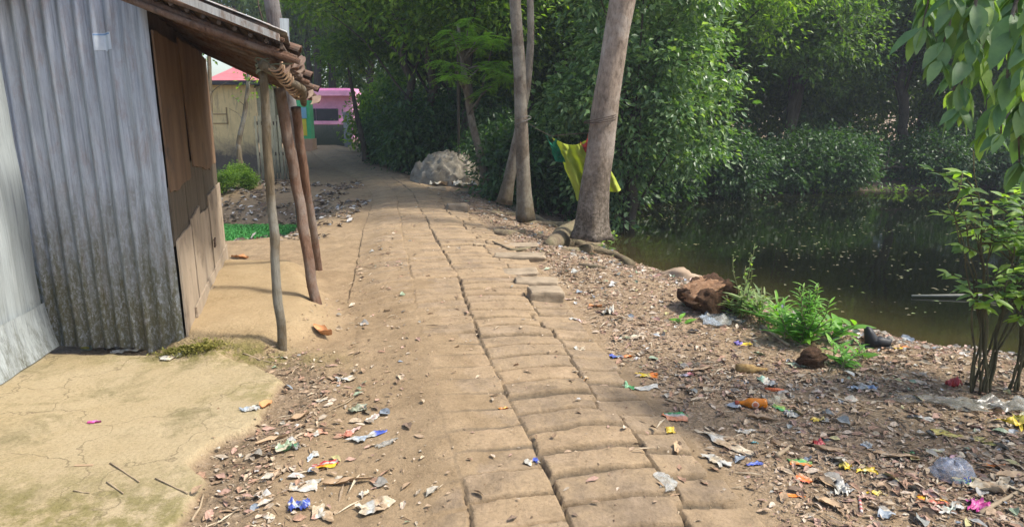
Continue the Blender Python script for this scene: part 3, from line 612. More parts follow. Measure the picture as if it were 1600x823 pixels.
# rags, rope and broken tile bundle where the beam is tied
ti = MB(); top = D(411, 104, 4.2); rng = random.Random(9)
for i in range(9):
    a0_ = rng.uniform(0, 6.28); zc = top.z + rng.uniform(-.04, .05)
    ti.tube([(top.x + .04 * math.cos(q + a0_), top.y + .04 * math.sin(q + a0_), zc + .01 * math.sin(q * 2 + i)) for q in np.linspace(0, 5.6, 14)], .004, 5)
ti.tube([(top.x, top.y - .04, top.z), (top.x + .1, top.y - .06, top.z + .01), (top.x + .2, top.y - .07, top.z + .012)], .004, 5)
sp(ti, 'rope_binding', simple('binding', [(.3, (.10, .13, .08)), (.7, (.25, .25, .18))], 20))
for i, (px, py, L_) in enumerate([(455, 100, .1), (463, 97, .08), (448, 108, .1), (470, 108, .07), (478, 150, .1), (484, 158, .1), (466, 128, .12)]):
    p = D(px, py, 4.3 + i * .2 if i > 3 else 4.3); a_ = i * 1.3
    cr_ = MB(); V = []; k = np.linspace(-1.2, 1.4, 8)
    for q in (0, L_):
        for a in k: V.append(p + Vector((.6 * q * math.cos(a_) + .03 * math.cos(a) * .6, .035 * math.sin(a) + q * .2, .03 * math.sin(a) + q * .15)))
    cr_.add([list(v) for v in V], grid_faces(2, 8)); cr_.add([list(v + Vector((.004, .004, .004))) for v in V], grid_faces(2, 8)[:, ::-1]); sp(cr_, 'broken_tile', M_btile)
st_ = MB(); p = D(446, 82, 4.6); st_.box(-.028, .028, -.004, .004, -.02, .21, M=Matrix.Translation(p) @ Matrix.Rotation(.04, 4, 'Y') @ Matrix.Rotation(.3, 4, 'Z'))
sp(st_, 'upright_tin_strip', M_tin2)
def tin_y(x, z):
    L_ = math.hypot(E1[0] - E0[0], E1[1] - E0[1]); U_ = (x - E0[0]) * L_ / (E1[0] - E0[0]); V_ = (z + .03) / 2.65
    return E0[1] + (E1[1] - E0[1]) * (x - E0[0]) / (E1[0] - E0[0]) - .017 * (1 + .15 * fbm(U_ * 2, V_ * 2, 2, 3)) * np.cos(U_ / .1 * 2 * math.pi) - .012 * fbm(U_ * 1.3, V_ * 3, 3, 4)
# paper notice glued to the corrugated wall
nz = empty('paper_notice', D(162, 65, 4.29)); tag(nz, 'small pale blue paper notice glued high on the corrugated tin wall', 'notice')
m = MB(); c0 = D(162, 65, 4.292); w2, h2 = .057, .05
u = np.linspace(-1, 1, 24); v = np.linspace(-1, 1, 8); U, V = np.meshgrid(u, v, indexing='ij')
xo = c0.x + U * w2; zo = c0.z + V * h2 + .004 * U - .008 * (np.abs(U - .1) < .12) * (V < -.9); yo = tin_y(xo, zo) - .003
Pn = np.stack([xo, yo, zo], -1).reshape(-1, 3); m.add(Pn, grid_faces(24, 8)[:, ::-1]); m.add(Pn + np.array([0, .002, 0]), grid_faces(24, 8))
o = m.build('paper', M_paper, None, True); par(o, nz)
m = MB(); v = np.linspace(.72, .92, 3); U, V = np.meshgrid(u[1:-1], v, indexing='ij'); xo = c0.x + U * w2; Pn = np.stack([xo, tin_y(xo, c0.z + V * h2) - .0045, c0.z + V * h2 + .004 * U], -1).reshape(-1, 3); m.add(Pn, grid_faces(22, 3)[:, ::-1]); m.add(Pn + np.array([0, .001, 0]), grid_faces(22, 3))
o = m.build('printed_heading', M_paper_blue, None, True); par(o, nz)
# ================================================================== utility pole
pb = G(474, 352); up = empty('utility_pole', pb); tag(up, 'dark grey wooden utility pole rising behind the tiled awning', 'pole')
m = MB(); pole_pts = [pb + Vector((0, 0, -.1)), D(458, 200, 9.1), D(424, 0, 9.0), D(410, -90, 9.0)]; tq = (pole_pts[3] - pole_pts[2]); pole_pts += [pole_pts[3] + tq * 3.5]
m.tube(pole_pts, [.10, .098, .094, .09, .08], 20, rough=.06); o = m.build('shaft', barkmat('pole wood', (.14, .12, .11), (.24, .21, .20), (.06, .05, .05), (.30, .29, .28), (12, 12, .8), 3), None, True); par(o, up)
m = MB(); m.tube([D(400, -40, 8.8), D(404, 10, 8.75), D(414, 45, 8.8), D(428, 78, 8.85), D(436, 110, 8.9)], .008, 6); m.tube([pole_pts[4] + Vector((0, 0, -.3)), D(400, -40, 8.8)], .008, 6)
o = m.build('cable', M_dark, None, True); par(o, up)
# ================================================================== yellow plastered building
def stainwall(name, base, stain, zlo, zhi, scale=1.6, dirt=.6):
    m, n, l, b = newmat(name); co = n.new('ShaderNodeTexCoord').outputs['Object']; sep = n.new('ShaderNodeSeparateXYZ'); l.new(co, sep.inputs[0])
    f = noise(n, l, co, scale, 10, .75, .5); r = ramp(n, [(.3, tuple(q * .7 for q in base)), (.6, base)]); l.new(f, r.inputs[0])
    z = math_(n, l, 'ADD', sep.outputs[2], math_(n, l, 'MULTIPLY_ADD', f, -1.6, .8)); mr = n.new('ShaderNodeMapRange'); mr.inputs[1].default_value = zlo; mr.inputs[2].default_value = zhi; mr.inputs[3].default_value = .95; mr.inputs[4].default_value = 0; l.new(z, mr.inputs[0])
    f2 = noise(n, l, co, 4, 8, .8, .4, (3, 3, .5)); r2 = ramp(n, [(.5, (0, 0, 0)), (.66, (dirt,) * 3)]); l.new(f2, r2.inputs[0])
    c = mix(n, l, r2.outputs[0], r.outputs[0], tuple(q * 1.6 for q in stain)); c = mix(n, l, mr.outputs[0], c, stain)
    l.new(c, b.inputs['Base Color']); b.inputs['Roughness'].default_value = .92; l.new(bump(n, l, f2, .3, .01), b.inputs['Normal']); return m
M_yel = stainwall('yellow plaster', (.64, .50, .25), (.07, .06, .055), .35, .85)  # darkens to near black towards the foot
M_fen = stainwall('green streaked concrete', (.46, .42, .28), (.05, .05, .035), -.1, .75, 3, .8)
yb = empty('yellow_building', (-8.4, 17.6, 0)); tag(yb, 'low yellow plastered building with blackish foot and dark flat roof edge', 'building')
xa, xb = D(250, 200, 17.4).x, D(402, 200, 17.4).x; zt_ = D(350, 133, 17.4).z
m = MB(); m.prism([(xa - 2, 17.4, -.2), (xb, 17.4, -.2), (xb - 2.8, 22, -.2), (xa - 5, 22, -.2)], (0, 0, zt_ + .2)); par(m.build('wall', M_yel), yb)
m = MB(); m.prism([(xa - 2.2, 17.15, zt_ + .003), (xb + .45, 17.15, zt_ + .003), (xb + .5, 17.8, zt_ + .003), (xb - 2.4, 22.2, zt_ + .003), (xa - 5, 22.2, zt_ + .003)], (0, 0, .1)); par(m.build('roof', simple('tarred roof edge', [(.3, (.03, .03, .035)), (.7, (.07, .07, .075))], 5)), yb)
m = MB()
for (q0, q1, z0) in [(-7.75, -7.2, 1.42), (-7.75, -7.2, 1.19)]: m.box(q0, q1, 17.385, 17.398, z0, z0 + .025)
m.box(-7.22, -7.19, 17.385, 17.398, 1.19, 1.6); par(m.build('scratched_outline', simple('scratches', [(.3, (.2, .15, .08)), (.7, (.28, .2, .1))], 5)), yb)
m = MB(); m.box(xb + .003, xb + .45, 17.5, 17.75, -.2, zt_ - .02); par(m.build('corner_wall', M_fen), yb)
# vertical board fence joining it
fx0, fx1 = D(398, 200, 15.6).x, D(452, 200, 15.6).x
fb = empty('board_fence', ((fx0 + fx1) / 2, 15.6, 0)); tag(fb, 'streaked fence of upright mouldy boards next to the yellow building', 'fence')
rng = random.Random(3); m = MB(); x = fx0; fx1 = fx1 - .1
while x < fx1:
    w_ = rng.uniform(.06, .11); h_ = D(400, 182, 15.6).z + rng.uniform(-.05, .05); y0 = 15.6 + (x - fx0) * .35 + rng.uniform(-.02, .02)
    m.box(x, x + w_ - .025, y0, y0 + .03, -.1, h_, M=Matrix.Translation((0, 0, 0)) @ Matrix.Rotation(0, 4, 'Z')); x += w_
par(m.build('upright_boards', [M_fen]), fb)
for z9 in (.5, 1.2): m = MB(); m.prism([(fx0, 15.66, z9), (fx1, 15.66 + (fx1 - fx0) * .35, z9), (fx1, 15.66 + (fx1 - fx0) * .35, z9 + .08), (fx0, 15.66, z9 + .08)], (0, .04, 0)); par(m.build('rail', M_dark), fb)
#, (fx1, 15.66 + (fx1 - fx0) * .35, .5), (fx1, 15.66 + (fx1 - fx0) * .35, .58), (fx0, 15.66, .58)], (0, .04, 0)); m.prism([(fx0, 15.66, 1.2), (fx1, 15.66 + (fx1 - fx0) * .35, 1.2), (fx1, 15.66 + (fx1 - fx0) * .35, 1.28), (fx0, 15.66, 1.28)], (0, .04, 0)); par(m.build('rail', M_dark), fb); 
# far house with red roof
rh = empty('red_roofed_house', (-14, 30, 0)); tag(rh, 'far house with a pink red tin roof showing over the yellow building', 'house')
p0 = D(352, 128, 33); p1 = D(440, 128, 33); pk = D(385, 105, 34.5)
m = MB(); m.prism([(p0.x - 1, 32.5, p0.z - .1), (p1.x + 1, 32.5, p1.z - .1), (p1.x, 35, pk.z + .1), (p0.x, 35, pk.z + .1)], (0, 0, .06)); par(m.build('roof', simple('red tin', [(.3, (.42, .13, .15)), (.7, (.55, .2, .22))], 4, .5, .2)), rh)
m = MB(); m.box(p0.x - .6, p1.x + .6, 33, 37, 0, p0.z - .1); par(m.build('wall', M_yel), rh)
# pink house
D0 = 33.0
ph = empty('pink_house', (D(515, 220, D0).x, D0, 0)); tag(ph, 'far pink house with barred dark windows above a mossy grey wall', 'house')
M_pink = stainwall('pink paint', (.74, .36, .55), (.4, .2, .3), -2, -1, 2, .2); M_green = simple('green paint', [(.3, (.05, .42, .16)), (.7, (.10, .52, .22))], 3, .6, .1)
def rect(px0, py0, px1, py1, d, y0, th, mb):
    a = D(px0, py1, d); b_ = D(px1, py0, d); mb.box(a.x, b_.x, y0, y0 + th, a.z, b_.z)
m = MB(); rect(476, 138, 549, 222, D0, D0, 1.6, m); par(m.build('wall', M_pink), ph)
m = MB(); rect(468, 142, 552, 150, D0, D0 - .5, 2.2, m); rect(474, 189, 549, 194, D0, D0 - .12, .11, m); par(m.build('ledge', M_pink), ph)
for a_, b_ in [(496, 527), (478, 492)]:
    m = MB(); rect(a_ - 1, 170, b_ + 1, 189, D0, D0 - .04, .035, m); f_ = m.build('window', simple('window dark', [(.3, (.02, .022, .03)), (.7, (.04, .045, .055))], 3, .3, .1)); par(f_, ph)
    m = MB()
    for q in np.linspace(a_, b_, 5): rect(q - .35, 170.5, q + .35, 188.5, D0, D0 - .07, .02, m)
    par(m.build('window_bars', simple('bar paint', [(.3, (.3, .3, .33)), (.7, (.4, .4, .42))], 3)), f_)
# mossy boundary wall in front of it
m = MB(); a = D(478, 224, 30); b_ = D(536, 195, 30); m.box(a.x, b_.x, 30, 30.2, -.2, b_.z); bw = m.build('boundary_wall', stainwall('mossy cement', (.26, .25, .21), (.05, .06, .035), .3, 1.6, 2, .7)); tag(bw, 'mossy grey cement boundary wall in front of the pink house', 'wall')
m = MB(); gp = empty('gate_pillar', D(541, 218, 29.5)); tag(gp, 'pale narrow gate post between the boundary wall and the trees', 'post')
a = D(538, 222, 29.5); m.box(a.x, a.x + .26, 29.5, 29.75, -.1, D(541, 178, 29.5).z); par(m.build('shaft', stainwall('pale cement', (.36, .37, .36), (.1, .1, .09), -.2, .6)), gp); m = MB(); m.box(a.x - .04, a.x + .3, 29.46, 29.79, D(541, 178, 29.5).z + .003, D(541, 178, 29.5).z + .08); par(m.build('cap', stainwall('pale cement', (.36, .37, .36), (.1, .1, .09), -.2, .6)), gp)
# green kiosk wall with painted panel
gk = empty('green_kiosk', (D(476, 220, 27).x, 27, 0)); tag(gk, 'green painted kiosk with a yellow and blue panel at the path bend', 'kiosk')
a = D(462, 228, 27); b_ = D(483, 165, 27); m = MB(); m.box(a.x, b_.x, 27, 27.5, -.1, b_.z + .2); par(m.build('wall', M_green), gk)
m = MB(); rect(466, 186, 478.5, 212, 27, 26.97, .026, m); par(m.build('yellow_panel', simple('yellow paint', [(.3, (.6, .55, .03)), (.7, (.7, .62, .08))], 3)), gk)
m = MB(); rect(464, 168, 478.5, 185, 27, 26.97, .026, m); par(m.build('blue_panel', simple('blue paint', [(.3, (.16, .40, .55)), (.7, (.25, .48, .6))], 3)), gk)
m = MB(); a = D(462, 232, 27); m.box(a.x - .01, b_.x + .05, 26.94, 27.55, -.1, D(470, 217, 27).z); par(m.build('plinth', simple('orange plinth', [(.3, (.42, .26, .16)), (.7, (.5, .32, .2))], 3)), gk)
# pale backdrop added beyond the pond for the bright gaps in the wood
m = MB(); a = D(1150, 285, 36); b_ = D(1440, 225, 36); m.box(a.x, b_.x + 1, 36, 36.3, -.3, b_.z); fw = m.build('gap_backdrop', stainwall('bright_gap', (.60, .60, .56), (.3, .3, .26), -.3, .3, .8, .3)); tag(fw, 'pale backdrop added for the bright gaps between trees beyond the pond', 'wall')
# ================================================================== heap under a tarpaulin
th = empty('tarpaulin_heap', G(705, 290)); tag(th, 'waist high heap under a dirty grey tarpaulin beside the path', 'heap')
hc = D(706, 278, 15.2); hx, hy = hc.x, 15.2
u = np.linspace(0, 2 * math.pi, 97)[:-1]; v = np.linspace(0, 1, 40); U, V = np.meshgrid(u, v, indexing='ij')
rr = (1 - V)**.85 if False else np.cos(V * math.pi / 2)**.8
lob = 1 + .12 * fbm(np.cos(U) * 1.5, np.sin(U) * 1.5, 2, 5); xx_ = hx + .86 * rr * lob * np.cos(U); yy_ = hy + .6 * rr * lob * np.sin(U)
hz = .78 * np.sin(V * math.pi / 2)**.9 * (1 - .25 * sst(.0, .9, xx_ - hx) - .12 * sst(.2, .9, hx - xx_))
fold = np.abs(fbm(xx_ * 3.2 + .5 * fbm(xx_ * 2, yy_ * 2, 2, 3), yy_ * 3.2, 4, 12)) ; ridge = np.abs(np.sin(U * 7 + 3 * fbm(xx_ * 2, hz * 3, 2, 14))) 
rg = (1 - np.abs(fbm(U * 2.2 + V * 1.2, V * 2.0 + 2 * np.cos(U), 4, 12)))**4; rg2 = (1 - np.abs(fbm(xx_ * 5, yy_ * 5 + hz * 3, 3, 19)))**5; lump = 1 - np.abs(vnoise(xx_ * 5.5, yy_ * 5.5 + hz * 4, 33)); fold2 = (1 - np.abs(np.sin(U * 6.5 + 2.5 * fbm(xx_ * 1.5, hz * 2, 2, 14))))**2 * (1 - V)
hz = hz * .92 + (.08 * rg + .03 * rg2 + .10 * lump**2 + .10 * fold2 + .04 * fbm(xx_ * 9, yy_ * 9 + hz * 7, 2, 41) - .12) * sst(0, .12, V) * (1 - .3 * sst(.8, 1, V)); zb = surf(xx_.ravel(), yy_.ravel()).reshape(xx_.shape) - .03
Pn = np.stack([xx_, yy_ - .05 * ridge * (1 - V), zb * (V < .5) + (zb.mean()) * (V >= .5) + hz], -1).reshape(-1, 3)
F = grid_faces(96, 40); i0 = np.arange(39) + 95 * 40; Fw = np.stack([i0, i0 - 95 * 40, i0 - 95 * 40 + 1, i0 + 1], 1)
m = MB(); m.add(Pn, np.concatenate([F, Fw])); par(m.build('tarpaulin', simple('dirty tarpaulin', [(.25, (.08, .065, .045)), (.5, (.19, .165, .125)), (.75, (.36, .32, .26))], 6, .75, .5, .02, None, (7, (.12, .10, .08), .55, .7)), None, True), th)
# ================================================================== trees
M_leafA = leafmat('leaf dark green', [(.05, .095, .022), (.08, .14, .03), (.11, .18, .035), (.18, .26, .045)])
M_leafB = leafmat('leaf mid green', [(.07, .14, .025), (.11, .19, .035), (.16, .25, .04), (.24, .33, .05)])
M_leafC = leafmat('leaf bluish green', [(.05, .10, .038), (.08, .14, .048), (.105, .17, .055), (.16, .23, .075)])
M_leafF = leafmat('leaf feathery light', [(.12, .22, .04), (.16, .27, .05), (.20, .32, .06)], .5)
M_barkT = barkmat('pale bark', (.26, .20, .15), (.42, .335, .26), (.10, .075, .055), (.50, .43, .36), (9, 9, 3.5), 2.6, (.2, 1.9, (.075, .06, .04)))
M_barkU = barkmat('grey bark', (.14, .11, .08), (.25, .20, .15), (.05, .04, .03), (.34, .31, .25), (8, 8, 3.5), 2.6, (-.3, 1.1, (.07, .055, .025)))
M_barkD = barkmat('dark bark', (.07, .055, .04), (.12, .10, .075), (.03, .025, .02))
M_root = barkmat('root bark', (.17, .13, .085), (.27, .21, .14), (.07, .055, .04), (.20, .18, .10), (5, 5, 5), 3)
def crown_mesh(name, lobes, nclump, per, leaf, mat, seed, clr=.36, kind='simple', droop=.35):
    """lobes: list of (cx, cy, cz, rx, ry, rz)"""
    rng = np.random.default_rng(seed); L = np.array(lobes, float); vol = L[:, 3] * L[:, 4] * L[:, 5]; wgt = vol**.75 / (vol**.75).sum()
    li = rng.choice(len(L), nclump, p=wgt); d = unit(rng.normal(size=(nclump, 3))); r = rng.uniform(.25, 1, nclump)**.45
    c = L[li, :3] + d * r[:, None] * L[li, 3:]
    c += .25 * rng.normal(size=c.shape) * clr
    k = np.repeat(np.arange(nclump), per); n = len(k); flat = rng.uniform(.35, .8, nclump)[k]
    size = rng.uniform(.6, 1.35, nclump)[k] * clr
    off = rng.normal(size=(n, 3)) * size[:, None] * .6; off[:, 2] *= flat
    B = c[k] + off; dr = unit(off + rng.normal(size=(n, 3)) * .35 * clr + np.array([0, 0, -droop * clr]))
    N = unit(rng.normal(size=(n, 3)) * .45 + np.array([0, 0, 1.0])); l_ = leaf * rng.uniform(.6, 1.3, n)
    V, F = leaves_quad(B, dr, N, l_, l_ * rng.uniform(.42, .66, n)); 
    me = np_mesh(name, V, [F]); me.materials.append(mat); return me, c
def limb(m, a, b_, r0, r1, seed, sag=.25, n=9, sides=7):
    rng = random.Random(seed); a = Vector(a); b_ = Vector(b_); L = (b_ - a).length; side = (b_ - a).orthogonal().normalized(); pts = []
    for i in range(n):
        f = i / (n - 1); p = a.lerp(b_, f) + Vector((0, 0, math.sin(f * math.pi) * L * sag * .3)) + side * math.sin(f * 5 + seed) * L * .04 + Vector((rng.uniform(-1, 1), rng.uniform(-1, 1), rng.uniform(-1, 1))) * L * .015; pts.append(p)
    m.tube(pts, [r0 + (r1 - r0) * (i / (n - 1))**.8 for i in range(n)], sides, rough=.1, seed=seed); return pts
PROT = {}
def proto(key, H, r, lobes, ncl, per, leaf, lm, bm, seed, clr=.36, forks=1):
    cm, c = crown_mesh('crown', lobes, ncl, per, leaf, lm, seed, clr); rng = random.Random(seed); m = MB()
    for f in range(forks):
        top = Vector((rng.uniform(-.4, .4) + f * .7 - .3 * (forks - 1), rng.uniform(-.3, .3), H)); base = Vector((f * .25, 0, -.35))
        pts = limb(m, base, top, r, r * .45, seed + f, 0, 14, 11)
        for i in range(10):
            q = pts[rng.randrange(3, 13)]; t_ = Vector(c[rng.randrange(len(c))])
            if (t_ - q).length > .5: limb(m, q, t_, r * .3, r * .07, seed + i * 7 + f, .5, 8, 5)
    fs = []; mi = []
    for (k, mm), L in m.f.items(): Fq = np.concatenate(L); fs.append(Fq); mi.append(np.full(len(Fq), mm))
    tm = np_mesh('trunk', np.concatenate(m.v), fs, smooth=True); tm.materials.append(bm); PROT[key] = (tm, cm)
proto('dense', 5.2, .16, [(0, 0, 4.6, 2.3, 2.1, 1.7), (1.5, .3, 3.6, 1.5, 1.4, 1.1), (-1.5, -.2, 3.8, 1.5, 1.5, 1.1), (.2, -1.2, 3.0, 1.5, 1.1, 1.0), (0, .4, 6.2, 1.8, 1.6, 1.2)], 520, 62, .15, M_leafA, M_barkD, 11, .42)
proto('airy', 5.6, .12, [(0, 0, 5.0, 2.4, 2.2, 1.5), (-1.7, .4, 4.2, 1.4, 1.4, .9), (1.6, -.4, 4.4, 1.5, 1.4, 1.0), (.3, -1.2, 3.4, 1.3, 1.0, .8)], 400, 60, .13, M_leafB, M_barkD, 12, .40, 2)
proto('blue', 5.5, .14, [(0, 0, 4.8, 2.5, 2.2, 1.8), (-1.6, -.3, 3.4, 1.6, 1.4, 1.2), (1.5, .2, 3.2, 1.6, 1.4, 1.2), (.1, -1.0, 2.6, 1.6, 1.1, 1.0)], 520, 60, .12, M_leafC, M_barkD, 13, .38, 2)
M_leafD = leafmat('leaf deep shade green', [(.02, .05, .02), (.035, .08, .028), (.05, .105, .035), (.08, .15, .05)], .3)  # understorey shade put into a darker leaf colour
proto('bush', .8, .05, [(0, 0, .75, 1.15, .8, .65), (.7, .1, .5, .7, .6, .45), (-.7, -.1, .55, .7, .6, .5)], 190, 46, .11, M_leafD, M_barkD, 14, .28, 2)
proto('bushlit', 1.0, .04, [(0, 0, .8, .9, .8, .7), (.5, .1, 1.3, .6, .5, .5), (-.6, -.1, .5, .6, .5, .4)], 150, 46, .12, M_leafB, M_barkD, 15, .26, 2)
NT = 0
def plant(key, name, cat, x, y, s, rz, label, group=None, zs=1.0, z=None):
    zz_ = gz(x, y) if z is None else z; o = empty(name, (x, y, zz_), R(rz)); o.scale = (s, s, s * zs); tag(o, label, cat, group)
    for nm, me in zip(('trunk', 'crown'), PROT[key]):
        c = bpy.data.objects.new(nm, me); C.objects.link(c); c.parent = o
    return o
G1 = 'trees of the wood beyond the pond'; G2 = 'trees of the wood beside the far path'; G3 = 'shrubs on the far shore of the pond'
def px_x(px, d): return D(px, 250, d).x
far_row = [(1085, 20.5, 1.05, 'blue', 'bluish green tree behind the lit foliage right of the big trunk'), (1240, 21.0, 1.1, 'blue', 'dark bluish tree over the pale gap on the far shore'), (1400, 21.5, 1.05, 'dense', 'dark tree standing over the middle of the far shore'),
           (1545, 21.0, 1.15, 'blue', 'bluish tree behind the hanging leafy branch on the right'), (1690, 21.5, 1.1, 'dense', 'dark tree at the right end of the far shore'), (1010, 23.0, 1.2, 'airy', 'loose green tree seen behind the top of the big leaning trunk')]
for i, (px, d, s_, k, lb) in enumerate(far_row): plant(k, 'wood_tree', 'tree', px_x(px, d), d, s_, i * 67, lb, G1, 1.05)
for i, px in enumerate([960, 1120, 1290, 1450, 1610, 1760]):
    plant(['airy', 'dense', 'airy', 'blue', 'dense', 'airy'][i], 'wood_tree', 'tree', px_x(px, 26.5), 26.5 + (i % 2), 1.35, i * 91 + 20, ['tall tree filling the back of the wood left of the far shore', 'tall dark tree in the second row behind the lit overhanging foliage', 'tall loose green tree in the second row behind the pale gap', 'tall bluish tree in the second row over the far bank tangle', 'tall dark tree in the second row behind the hanging branch', 'tall loose tree in the second row at the right edge'][i], G1, 1.1)
left_w = [(640, 17.5, 1.15, 'airy', 'loose green tree hanging over the tarpaulin heap'), (690, 21.0, 1.1, 'dense', 'dark tree leaning over the far bend of the path'), (745, 16.5, 1.0, 'airy', 'loose green tree right behind the tarpaulin heap'),
          (885, 18.2, 1.15, 'dense', 'dark tree behind the yellow green cloth'), (700, 22, 1.3, 'blue', 'tall bluish tree deep in the wood behind the heap'), (820, 20.5, 1.25, 'dense', 'tall dark tree deep in the wood between the two trunks'),
          (725, 27.0, 1.35, 'airy', 'tall loose green tree behind the bend of the path'), (950, 18.5, 1.2, 'blue', 'bluish tree at the left end of the far shore'), (590, 39, 1.7, 'dense', 'dark tree above the roof line of the pink house')]
for i, (px, d, s_, k, lb) in enumerate(left_w): plant(k, 'wood_tree', 'tree', px_x(px, d), d, s_, i * 53 + 10, lb, G2, 1.0)
for i, (px, d, s_, k, lb) in enumerate([(470, 41, 1.6, 'airy', 'light green tree behind the pink house'), (395, 41, 1.9, 'dense', 'large dark tree towering behind the red roofed house'), (330, 39, 1.8, 'airy', 'large loose tree far left behind the yellow building'), (520, 40, 1.8, 'blue', 'large bluish tree far behind the pink house')]):
    plant(k, 'village_tree', 'tree', px_x(px, d), d, s_, i * 77, lb, 'trees behind the village houses', 1.5)
# a wall of undergrowth that shuts the wood behind
def mass(name, pts, seed, leaf, mat, ncl, per, h, clr=.6):
    rng = np.random.default_rng(seed); P_ = np.array(pts); k = rng.integers(0, len(P_) - 1, ncl); f = rng.uniform(0, 1, ncl)[:, None]
    c2 = P_[k] * (1 - f) + P_[k + 1] * f; c = np.concatenate([c2 + rng.normal(0, .7, (ncl, 2)), (rng.uniform(0, 1, ncl)**.8 * h)[:, None]], 1)
    kk = np.repeat(np.arange(ncl), per); n = len(kk); off = rng.normal(size=(n, 3)) * clr * .6; B = c[kk] + off
    dr = unit(off + np.array([0, 0, -.2])); N = unit(rng.normal(size=(n, 3)) * .5 + np.array([0, 0, 1])); l_ = leaf * rng.uniform(.6, 1.3, n)
    V, F = leaves_quad(B, dr, N, l_, l_ * .45); me = np_mesh(name, V, [F]); o = link_mesh(name, me, None, mat); return o
o = mass('distant_wood', [(.5, 31), (1.5, 31), (2, 31.5), (8, 31.5)], 3, .3, M_leafA, 1500, 44, 9.0, .8); tag(o, 'far off green wood closing the view behind the nearer trees', 'wood', kind='stuff')
o = mass('distant_thicket', [(8, 32), (13, 32.5), (18, 31), (24, 30), (32, 27)], 4, .3, M_leafC, 1500, 44, 8.5, .8)
# leave the added pale backdrop open to view
tag(o, 'far off bluish thicket behind the trees of the far shore', 'wood', kind='stuff')
o = mass('village_thicket', [(-15.5, 44), (-12, 45), (-8, 44), (-3, 44), (2, 44)], 8, .3, M_leafB, 800, 44, 7.5, .8); tag(o, 'far green foliage above the pink house', 'wood', kind='stuff')
plant('bushlit', 'bush', 'bush', px_x(603, 26), 26, 1.15, 20, 'green bush hiding the right end of the pink house', None, 1.5)
# understorey beside the path and on the far shore
under = [(618, 19.5, .6), (640, 19.6, .9), (662, 17.6, .9), (690, 17.8, 1.2), (745, 17.4, 1.1), (795, 15.6, .8), (820, 13.8, .95), (865, 13.6, 1.0), (905, 14.4, 1.1), (650, 22.5, 1.0), (615, 24, .8)]
ul = ['low dark shrub left of the tarpaulin heap at the path edge', 'taller dark shrub behind the left end of the heap', 'dark shrub directly behind the crest of the heap', 'broad dark shrub behind the right end of the heap', 'dark shrub between the heap and the twin trunks', 'small shrub left of the twin trunks', 'shrub seen between the twin trunks and the cloth', 'shrub under the green corner of the cloth', 'shrub between the cloth and the big leaning trunk', 'shrub at the far bend of the path', 'tall shrub in the shade past the far bend']
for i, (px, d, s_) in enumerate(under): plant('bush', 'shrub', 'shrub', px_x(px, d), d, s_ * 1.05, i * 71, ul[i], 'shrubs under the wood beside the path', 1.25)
shore = [(985, 17.0, 1.1), (1050, 18.0, 1.2), (1110, 18.5, 1.15), (1150, 19, .9), (1245, 19.0, 1.1), (1300, 19.3, 1.0), (1430, 19.5, .95), (1490, 19.8, 1.1), (1550, 20, 1.2), (1620, 20, 1.2), (1690, 20, 1.2)]
slb = ['shrub on the far shore just right of the big trunk', 'shrub under the overhanging lit foliage on the far shore', 'tall shrub on the far shore left of the pale gap', 'small shrub touching the left side of the pale gap', 'shrub right of the pale gap on the far shore', 'low shrub on the middle of the far shore', 'low shrub right of the bare tangle on the far shore', 'shrub left of the hanging branch on the far shore', 'shrub behind the lower hanging leaves on the far shore', 'shrub on the far shore at the right edge', 'last shrub of the far shore at the right']
for i, (px, d, s_) in enumerate(shore): plant('bush', 'shore_shrub', 'shrub', px_x(px, d), d - .7, s_, i * 49, slb[i], G3, 1.1)
for nm_, pts_, lb_, sd_ in [('back_undergrowth', [(1.0, 23.5), (4, 23.5), (7.0, 23.6)], 'shaded undergrowth behind the far shore left of the pale gap', 61), ('back_undergrowth', [(9.3, 23.8), (11.6, 24)], 'shaded undergrowth behind the far shore between the two pale glimpses', 62), ('back_undergrowth', [(14.2, 24), (19, 24), (25, 24)], 'shaded undergrowth behind the far shore at its right end', 63), ('back_undergrowth', [(-2.6, 25), (1, 24)], 'shaded undergrowth deep in the wood behind the twin trunks', 64)]:
    o = mass(nm_, pts_, sd_, .2, M_leafC, 260, 44, 2.6, .45); tag(o, lb_, 'undergrowth', kind='stuff')
# low greenery along the far waterline
def groundcover(name, n, fn, leaf, mat, seed, label, hmax=.15):
    rng = np.random.default_rng(seed); B = fn(rng, n); m_ = len(B); a = rng.uniform(0, 6.28, m_); dr = unit(np.stack([np.cos(a), np.sin(a), rng.uniform(.1, 1.2, m_)], 1)); N = unit(rng.normal(size=(m_, 3)) * .4 + np.array([0, 0, 1])); l_ = leaf * rng.uniform(.5, 1.3, m_)
    B[:, 2] += rng.uniform(0, hmax, m_); V, F = leaves_quad(B, dr, N, l_, l_ * .4); o = link_mesh(name, np_mesh(name, V, [F]), None, mat); tag(o, label, 'ground cover', kind='stuff'); return o
def f1(rng, n):
    x = rng.uniform(3.5, 17, n); y = 17.3 + (x - 3) * .11 + rng.uniform(-.5, 1.2, n); k = fbm(x * .8, y * 1.5, 3, 4) > -.05; x, y = x[k], y[k]; return np.stack([x, y, np.maximum(surf(x, y), WATER)], 1)
groundcover('shore_greenery', 5000, f1, .12, M_leafC, 5, 'low green weeds along the waterline of the far shore', .18)
def f2(rng, n):
    x = rng.uniform(-8.4, -3.3, n); y = rng.uniform(9.0, 12.2, n); z_ = surf(x, y); k = z_ < DW + .02; return np.stack([x[k], y[k], np.full(k.sum(), DW)], 1)
groundcover('duckweed', 60000, f2, .035, leafmat('duckweed', [(.04, .22, .05), (.06, .28, .06), (.09, .33, .08)], .1, .6), 6, 'bright green duckweed covering the ditch behind the shed', .006)
